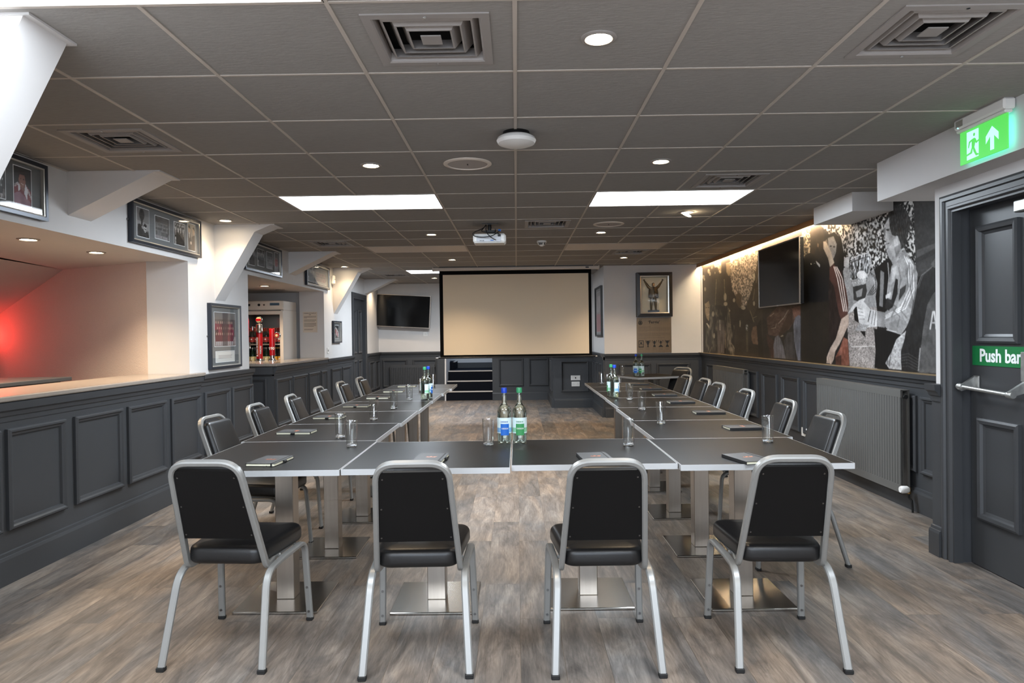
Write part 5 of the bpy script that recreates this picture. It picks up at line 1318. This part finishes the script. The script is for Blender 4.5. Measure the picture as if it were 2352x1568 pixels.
# ------------------------------------------------------------------ radiators
def radiator(label, A, u, n, W, H, z, valve=0, mt='radiator', off=.10):
    loc = Vector((A[0], A[1], z)); T = Matrix.Translation(-loc) @ Matrix.Translation((0, 0, z)) @ frame_T(A, u, n)
    t = thing('radiator', label, 'radiator', loc, 0, 'panel radiators')
    mb = MB(); mb.T = T
    P = 36; N_ = max(4, int(W * 1000 / P)); pts = []
    for k in range(N_):
        x = W * k / N_; w_ = W / N_
        pts += [(x, off), (x + w_ * .60, off), (x + w_ * .72, off - .010), (x + w_ * .88, off - .010)]
    pts.append((W, off))
    vs = []; fs = []
    for z0 in (.055, H - .055):
        vs += [(x, y, z0) for x, y in pts]
    m = len(pts); fs = [(i, i + 1, i + 1 + m, i + m) for i in range(m - 1)]
    mb.add(vs, fs); mb.box(0, W, off - .014, off + .001, 0, .056); mb.box(0, W, off - .014, off + .001, H - .056, H - .004); mb.box(0, W, off - .016, off - .012, 0, H - .01)
    recalc(mb.build('front_panel', mt, t))
    mb = MB(); mb.T = T; mb.box(0, W, .035, .048, 0, H - .004); mb.build('rear_panel', mt, t)
    mb = MB(); mb.T = T
    mb.box(0, W, .035, off, H - .008, H, .001); mb.build('top_grille', mt, t)
    mb = MB(); mb.T = T; mb.box(W - .05, W - .012, .048, off - .014, .03, H - .03); mb.build('side_channel', 'steel', t)
    mb = MB(); mb.T = T; mb.lathe([(.016, 0), (.016, .03)], loc=(W - .012, (off + .04) / 2, H - .05), axis=0, n=12); mb.build('end_plug', 'ink', t)
    if valve:
        mb = MB(); mb.T = T; mb.lathe([(.010, 0), (.010, .05)], loc=(W - .02, .07, .035), axis=0, n=12); mb.lathe([(.016, .02), (.016, .034)], loc=(W, .07, .035), axis=0, n=6)
        mb.lathe([(.013, -.03), (.013, .015)], loc=(W + .045, .07, .035), n=12); vb = mb.build('valve_body', 'brass', t, True)
        mb = MB(); mb.T = T; mb.lathe([(.018, .0), (.026, .012), (.027, .05), (.022, .062), (.02, .064)], loc=(W + .045, .07, .035), axis=1, n=24); mb.build('valve_head', 'white', t, True)
        mb = MB(); mb.T = T; mb.sweep(fillet([(W + .045, .07, .005), (W + .045, .07, -.03), (W + .075, .065, -.035), (W + .075, .06, -z)], .015, 5), circprof(.007, 10), (1, 0, 0)); mb.build('pipe', 'rubber', t, True)
    return t
radiator('large grey ribbed radiator on the right wall near the fire door', (WR - .02, 6.50), (0, -1), (-1, 0), 1.42, .755, .125, 1)
radiator('grey ribbed radiator on the right wall under the mural television', (WR - .02, 9.93), (0, -1), (-1, 0), 1.33, .62, .23)
radiator('charcoal ribbed radiator below the far left television', (-2.57, YF - .02), (1, 0), (0, -1), .90, .58, .155, mt='dark')

# ------------------------------------------------------------------ exit sign
t = thing('exit_sign', 'lit green running man exit sign with an upward arrow under the ceiling', 'exit sign', (2.285, 3.40, CZ))
MB().box(-.028, .030, -.185, .185, -.052, 0, .008).build('sign_housing', 'white', t)
MB().box(-.020, .020, -.180, .180, -.068, -.052, .006).build('lamp_cover', 'white', t)
MB().box(-.003, .003, -.172, .172, -.232, -.066, .001).build('sign_panel', 'signgreen', t)
def sg_poly(name, m_, pts, x=-.0042):
    mb = MB(); mb.add([(x, .172 - .344 * a, -.232 + .166 * b) for a, b in pts], [tuple(range(len(pts)))]); return mb.build(name, m_, t)
sg_poly('door_symbol', 'signwhite', [(.16, .08), (.42, .10), (.42, .92), (.16, .92)])
sg_poly('arrow_symbol', 'signwhite', [(.66, .12), (.74, .12), (.74, .52), (.83, .34), (.83, .56), (.70, .80), (.57, .56), (.57, .34), (.66, .52)])
mb = MB(); xx = -.0046
def sp(pts): mb.add([(xx, .172 - .344 * a, -.232 + .166 * b) for a, b in pts], [tuple(range(len(pts)))])
sp([(.325 + .022 * math.cos(k * PI / 6), .78 + .05 * math.sin(k * PI / 6)) for k in range(12)])
sp([(.27, .66), (.33, .68), (.36, .60), (.33, .40), (.29, .36), (.27, .42)]); sp([(.33, .68), (.36, .64), (.38, .56), (.44, .60), (.44, .55), (.37, .49), (.33, .58)]); sp([(.27, .66), (.21, .62), (.19, .44), (.21, .43), (.235, .57), (.29, .62)])
sp([(.29, .42), (.33, .40), (.38, .20), (.42, .17), (.42, .13), (.36, .13), (.31, .28)]); sp([(.27, .42), (.30, .40), (.28, .24), (.14, .20), (.13, .25), (.24, .29)])
mb.build('running_man', 'signgreen', t)
MB().lathe([(.004, -.03), (.004, -.024)], loc=(0, .15, -.046), axis=0, n=10).build('indicator_lamp', 'signwhite', t)
MB().box(-.0295, -.028, .11, .165, -.044, -.012).build('rating_label', 'pslip', t)
MB().box(.0032, .0045, -.168, .168, -.228, -.07).build('back_diffuser', 'signback', t)

# ------------------------------------------------------------------ fridge and its beers
FX0, FX1, FY0, FY1 = -3.82, -3.20, 9.50, 10.06
t = thing('drinks_fridge', 'white upright glass door drinks fridge behind the second bar', 'fridge', (-3.51, 9.78, 0))
dx, dy = .31, .28
mb = MB(); mb.box(-dx, dx, -dy + .02, dy, 1.70, 1.83, .006); mb.box(-dx, -dx + .04, -dy + .02, dy, 0, 1.70); mb.box(dx - .04, dx, -dy + .02, dy, 0, 1.70); mb.box(-dx + .04, dx - .04, dy - .03, dy, 0, 1.70); mb.box(-dx + .04, dx - .04, -dy + .02, dy, 0, .2)
mb.build('cabinet', 'fridge', t)
mb = MB(); mb.box(-dx + .04, -dx + .043, -dy + .03, dy - .03, .2, 1.69); mb.box(dx - .043, dx - .04, -dy + .03, dy - .03, .2, 1.69); mb.box(-dx + .04, dx - .04, dy - .035, dy - .03, .2, 1.69); mb.box(-dx + .04, dx - .04, -dy + .03, dy - .03, 1.67, 1.69); mb.build('inner_lining', 'fridgedark', t)
mb = MB(); mb.ring((-dx, -dy + .02, .08), EX, EZ, (0, -1, 0), 2 * dx, 1.61, [(0, 0), (0, .035), (.045, .035), (.05, .0)]); recalc(mb.build('door_frame', 'fridge', t))
MB().box(-dx, dx, -dy - .005, -dy + .02, 1.71, 1.825, .004).build('control_fascia', 'fridge', t)
MB().box(.13, .26, -dy - .007, -dy - .004, 1.765, 1.80).build('name_badge', mat('blue_grey_badge', C3(66, 88, 108), .4), t)
MB().box(-.20, -.14, -dy - .007, -dy - .004, 1.76, 1.79).build('temperature_display', 'ink', t)
MB().lathe([(.016, -dy - .014), (.018, -dy - .004)], loc=(-.02, 0, 1.775), axis=1, n=16).build('switch_knob', 'ink', t)
MB().lathe([(.012, -dy - .010), (.012, -dy - .004)], loc=(.05, 0, 1.775), axis=1, n=16).build('key_lock', 'chrome', t)
MB().add([(-dx + .05, -dy - .01, .13), (dx - .05, -dy - .01, .13), (dx - .05, -dy - .01, 1.64), (-dx + .05, -dy - .01, 1.64)], [(0, 1, 2, 3)]).build('door_glass', 'glazing', t)
SH = (1.235, .965, .70)
for z in SH:
    mb = MB(); mb.box(-dx + .045, dx - .045, -dy + .035, dy - .04, z - .006, z); mb.box(-dx + .045, dx - .045, -dy + .030, -dy + .036, z - .012, z + .004); mb.build('wire_shelf', 'pslip', t)
area('fridge_light', (-3.51, 9.62, 1.66), (.45, .05), 1.0, (1, .93, .85))
def beer(kind, loc, label, group):
    t = thing('beer_bottle', label, 'bottle', loc, 0, group)
    gl_, lb_, cp = {'red': ('beer', 'beerred', 'foil'), 'cream': ('beergreen', 'beercream', 'pslip'), 'yellow': ('beer', 'beeryellow', 'gold')}[kind]
    MB().lathe([(.026, 0), (.028, .004), (.028, .115), (.024, .140), (.014, .165), (.012, .215)], n=16).build('bottle_glass', gl_, t, True)
    MB().lathe([(.0135, .150 if kind == 'red' else .205), (.0135, .215), (.0145, .217), (.0145, .225), (.001, .226)], n=14).build('bottle_cap', cp, t, True)
    MB().lathe([(.0285, .03), (.0285, .10)], n=16, cap=False).build('bottle_label', lb_, t, True)
    MB().lathe([(.010, -.0005), (.010, .0)], loc=(0, -.0288, .068), axis=1, n=10).build('label_emblem', 'whiteink', t)
    return t
b0 = {}
nm = {'red': 'red labelled beer bottle on the top shelf of the drinks fridge', 'cream': 'cream labelled green beer bottle on the second shelf of the drinks fridge', 'yellow': 'yellow labelled beer bottle on the second shelf of the drinks fridge'}
gn = {'red': 'red labelled beers on the top fridge shelf', 'cream': 'cream labelled beers on the second fridge shelf', 'yellow': 'yellow labelled beers on the second fridge shelf'}
for row, (yy, n_) in enumerate(((9.60, 8), (9.67, 8))):
    for k in range(n_):
        for sh, z in enumerate(SH[:2]):
            kind = 'red' if sh == 0 else ('yellow' if k >= 6 else 'cream')
            loc = (-3.735 + k * .064 + row * .01, yy, z)
            if kind not in b0: b0[kind] = beer(kind, loc, nm[kind], gn[kind]); remember(b0[kind])
            else: dup(b0[kind], loc, 0, nm[kind], gn[kind])

# ------------------------------------------------------------------ beer taps
def tap(label, loc, h, r, txt, second=False):
    t = thing('beer_tap', label, 'beer tap', loc, 0, 'red beer taps')
    MB().lathe([(r + .022, 0), (r + .022, .008), (r + .006, .014), (r + .004, .03)], n=28).build('tap_foot', 'chrome', t, True)
    if second:
        MB().lathe([(r * .8, .03), (r * .8, .075)], n=24).build('chrome_stem', 'chrome', t, True)
        MB().lathe([(r, .07), (r, h - .004), (r - .006, h)], n=28).build('red_column', 'tapred', t, True)
        bx, bz = r + .035, h - .09
        o = MB().lathe([(.040, -.03), (.044, -.02), (.044, .01), (.040, .018)], loc=(bx, 0, bz), axis=1, n=28).build('round_badge', 'chrome', t, True)
        MB().lathe([(.036, -.034), (.036, -.030)], loc=(bx, 0, bz), axis=1, n=28).build('badge_face', 'beerred', o)
        MB().lathe([(.016, -.0355), (.016, -.034)], loc=(bx, 0, bz), axis=1, n=20).build('badge_centre', 'beercream', o)
        text(txt, .05, 'whiteink', t, (.005, -r - .002, h * .38), EX, EZ, name='tap_lettering', depth=.0005, bold=.001)
    else:
        MB().lathe([(r, .03), (r, h * .66)], n=28).build('red_column', 'tapred', t, True)
        MB().lathe([(r + .003, h * .66), (r + .003, h * .66 + .03), (r, h * .66 + .035), (r, h * .66 + .10), (r * .4, h * .66 + .115), (r * .35, h * .66 + .13)], n=28).build('steel_collar', 'steel', t, True)
        o = MB().lathe([(.040, -.018), (.045, -.012), (.045, .012), (.040, .018)], loc=(0, 0, h * .66 + .165), axis=1, n=28).build('round_badge', 'chrome', t, True)
        MB().lathe([(.034, -.022), (.034, -.018)], loc=(0, 0, h * .66 + .165), axis=1, n=28).build('badge_face', 'beercream', o)
        MB().box(-.034, .034, -.0235, -.022, h * .66 + .150, h * .66 + .180).build('badge_band', 'tapred', o)
        mb = MB(); mb.sweep([(0, 0, h * .66 + .07), (-.08, -.02, h * .66 + .07)], circprof(.010, 10), (0, 0, 1)); mb.lathe([(.012, -.03), (.012, .02)], loc=(-.08, -.02, h * .66 + .06)); mb.build('spout', 'chrome', t, True)
        text('EL ALMA DE MADRID', .026, 'whiteink', t, (-.012, -r - .002, h * .33), (0, 0, 1), (-1, 0, 0), name='tap_lettering', depth=.0004, bold=.0008)
        text('MADRI', .034, 'whiteink', t, (.027, -r * .78 - .004, h * .26), (0, 0, 1), (-1, 0, 0), name='tap_lettering', depth=.0004, bold=.0012)
        MB().box(.003, .005, -r - .002, -r + .004, .08, h * .55).build('gold_line', 'gold', t)
    return t
tap('tall red beer tap with white vertical lettering and a round badge on top', (-3.33, 8.95, 1.022), .56, .041, '')
tap('shorter red beer tap with its round badge at the side', (-3.20, 9.05, 1.022), .42, .036, '190', True)
t = thing('beer_tap', 'red beer tap handle half hidden by the edge of the pier', 'beer tap', (-3.475, 8.90, 1.022), 0, 'red beer taps')
MB().lathe([(.06, 0), (.06, .008), (.03, .014), (.028, .30), (.022, .31)], n=24).build('chrome_column', 'chrome', t, True)
MB().lathe([(.016, .30), (.030, .33), (.032, .52), (.024, .575), (.004, .585)], n=24).build('tap_handle', 'tapred', t, True)
MB().sweep([(0, 0, .24), (.05, -.03, .24), (.055, -.035, .17)], circprof(.010, 10), (0, 0, 1)).build('spout', 'chrome', t, True)

# notice on the recess jamb
t = thing('wall_notice', 'pale metal licensing notice on the jamb right of the fridge', 'notice', (-3.025, 10.15, 1.395))
MB().box(-.105, .105, -.004, 0, 0, .30).build('notice_plate', mat('pale_brushed_plate', C3(206, 192, 176), .35, metal=.3), t)
text('LICENSING SCOTLAND ACT', .0155, 'ink', t, (0, -.0045, .278), EX, EZ, name='notice_heading', depth=.0003, bold=.0003, sx=.92)
text('2005', .015, 'ink', t, (0, -.0045, .257), EX, EZ, name='notice_heading', depth=.0003, bold=.0003)
y_ = -.0046; m_ = MB(); zz = .232
for n_ in (1, 1, .25, 0, 1, 1, .9, 0, 1, 1, 1, 1, .8, 0, 0, .75, .7):
    if n_: m_.add([(-.09, y_, zz), (-.09 + .18 * n_, y_, zz), (-.09 + .18 * n_, y_, zz + .0045), (-.09, y_, zz + .0045)], [(0, 1, 2, 3)])
    zz -= .0125
m_.build('notice_text', 'fadedink', t)

# ------------------------------------------------------------------ switches, sockets, sensor
def plate(label, loc, W, H, ax, kind='socket', sgn=-1):
    t = thing('wall_socket' if kind == 'socket' else 'wall_switch', label, 'socket' if kind == 'socket' else 'switch', loc, 0, 'white wall plates')
    if ax == 'y': b = lambda x0, x1, t0, t1, z0, z1, c=0: MB().box(x0, x1, sgn * t1, sgn * t0, z0, z1, c)
    else: b = lambda x0, x1, t0, t1, z0, z1, c=0: MB().box(sgn * t1, sgn * t0, x0, x1, z0, z1, c)
    b(-W / 2, W / 2, 0, .008, -H / 2, H / 2, .002).build('face_plate', 'white', t)
    if kind == 'switch': b(-.008, .008, .008, .011, -.014, .014).build('rocker', 'ink', t)
    else:
        for x in ((-W / 4, W / 4) if W > .12 else (0,)):
            for q in ((-.011, -.01), (.007, -.01), (-.003, .008)): b(x + q[0], x + q[0] + .004, .0079, .0084, q[1], q[1] + .007).build('pin_slot', 'ink', t)
    return t
plate('white double switch plate on the charcoal panelling under the screen', (1.045, 12.40, .535), .17, .085, 'y', 'switch')
plate('white double socket below the switch plate under the screen', (1.045, 12.40, .425), .145, .085, 'y')
plate('white single socket on the wall below the far left television', (-1.86, YF, 1.355), .09, .09, 'y')
plate('white switch on the left wall near the beer taps', (WL, 10.32, 1.12), .085, .085, 'x', 'switch', 1)
p_ = on(1848, 992, 0, WR - .02); plate('white socket on the charcoal panelling behind the nearest right hand chair', (WR - .02, p_.y, p_.z), .12, .085, 'x')
t = thing('motion_sensor', 'small white motion sensor high on the left wall beside a tall brace', 'sensor', (WL, 10.60, 2.20))
MB().box(0, .05, -.04, .05, -.075, .065, .015).build('sensor_body', 'white', t)
MB().box(.046, .052, -.022, .032, .0, .006).build('sensor_window', 'ink', t)

# red lamp in the bar recess (left of the picture)
t = thing('red_neon_lamp', 'red glowing tube lamp at the left end of the bar recess', 'lamp', (-5.35, 5.6, 1.1))
MB().sweep([(0, 0, 0), (0, 0, .6)], circprof(.02, 12), (1, 0, 0)).build('red_tube', 'reddled', t, True)
area('red_glow', (-5.36, 6.82, 1.38), (.15, .5), .45, (1, .05, .035), (0, math.radians(-90), 0))
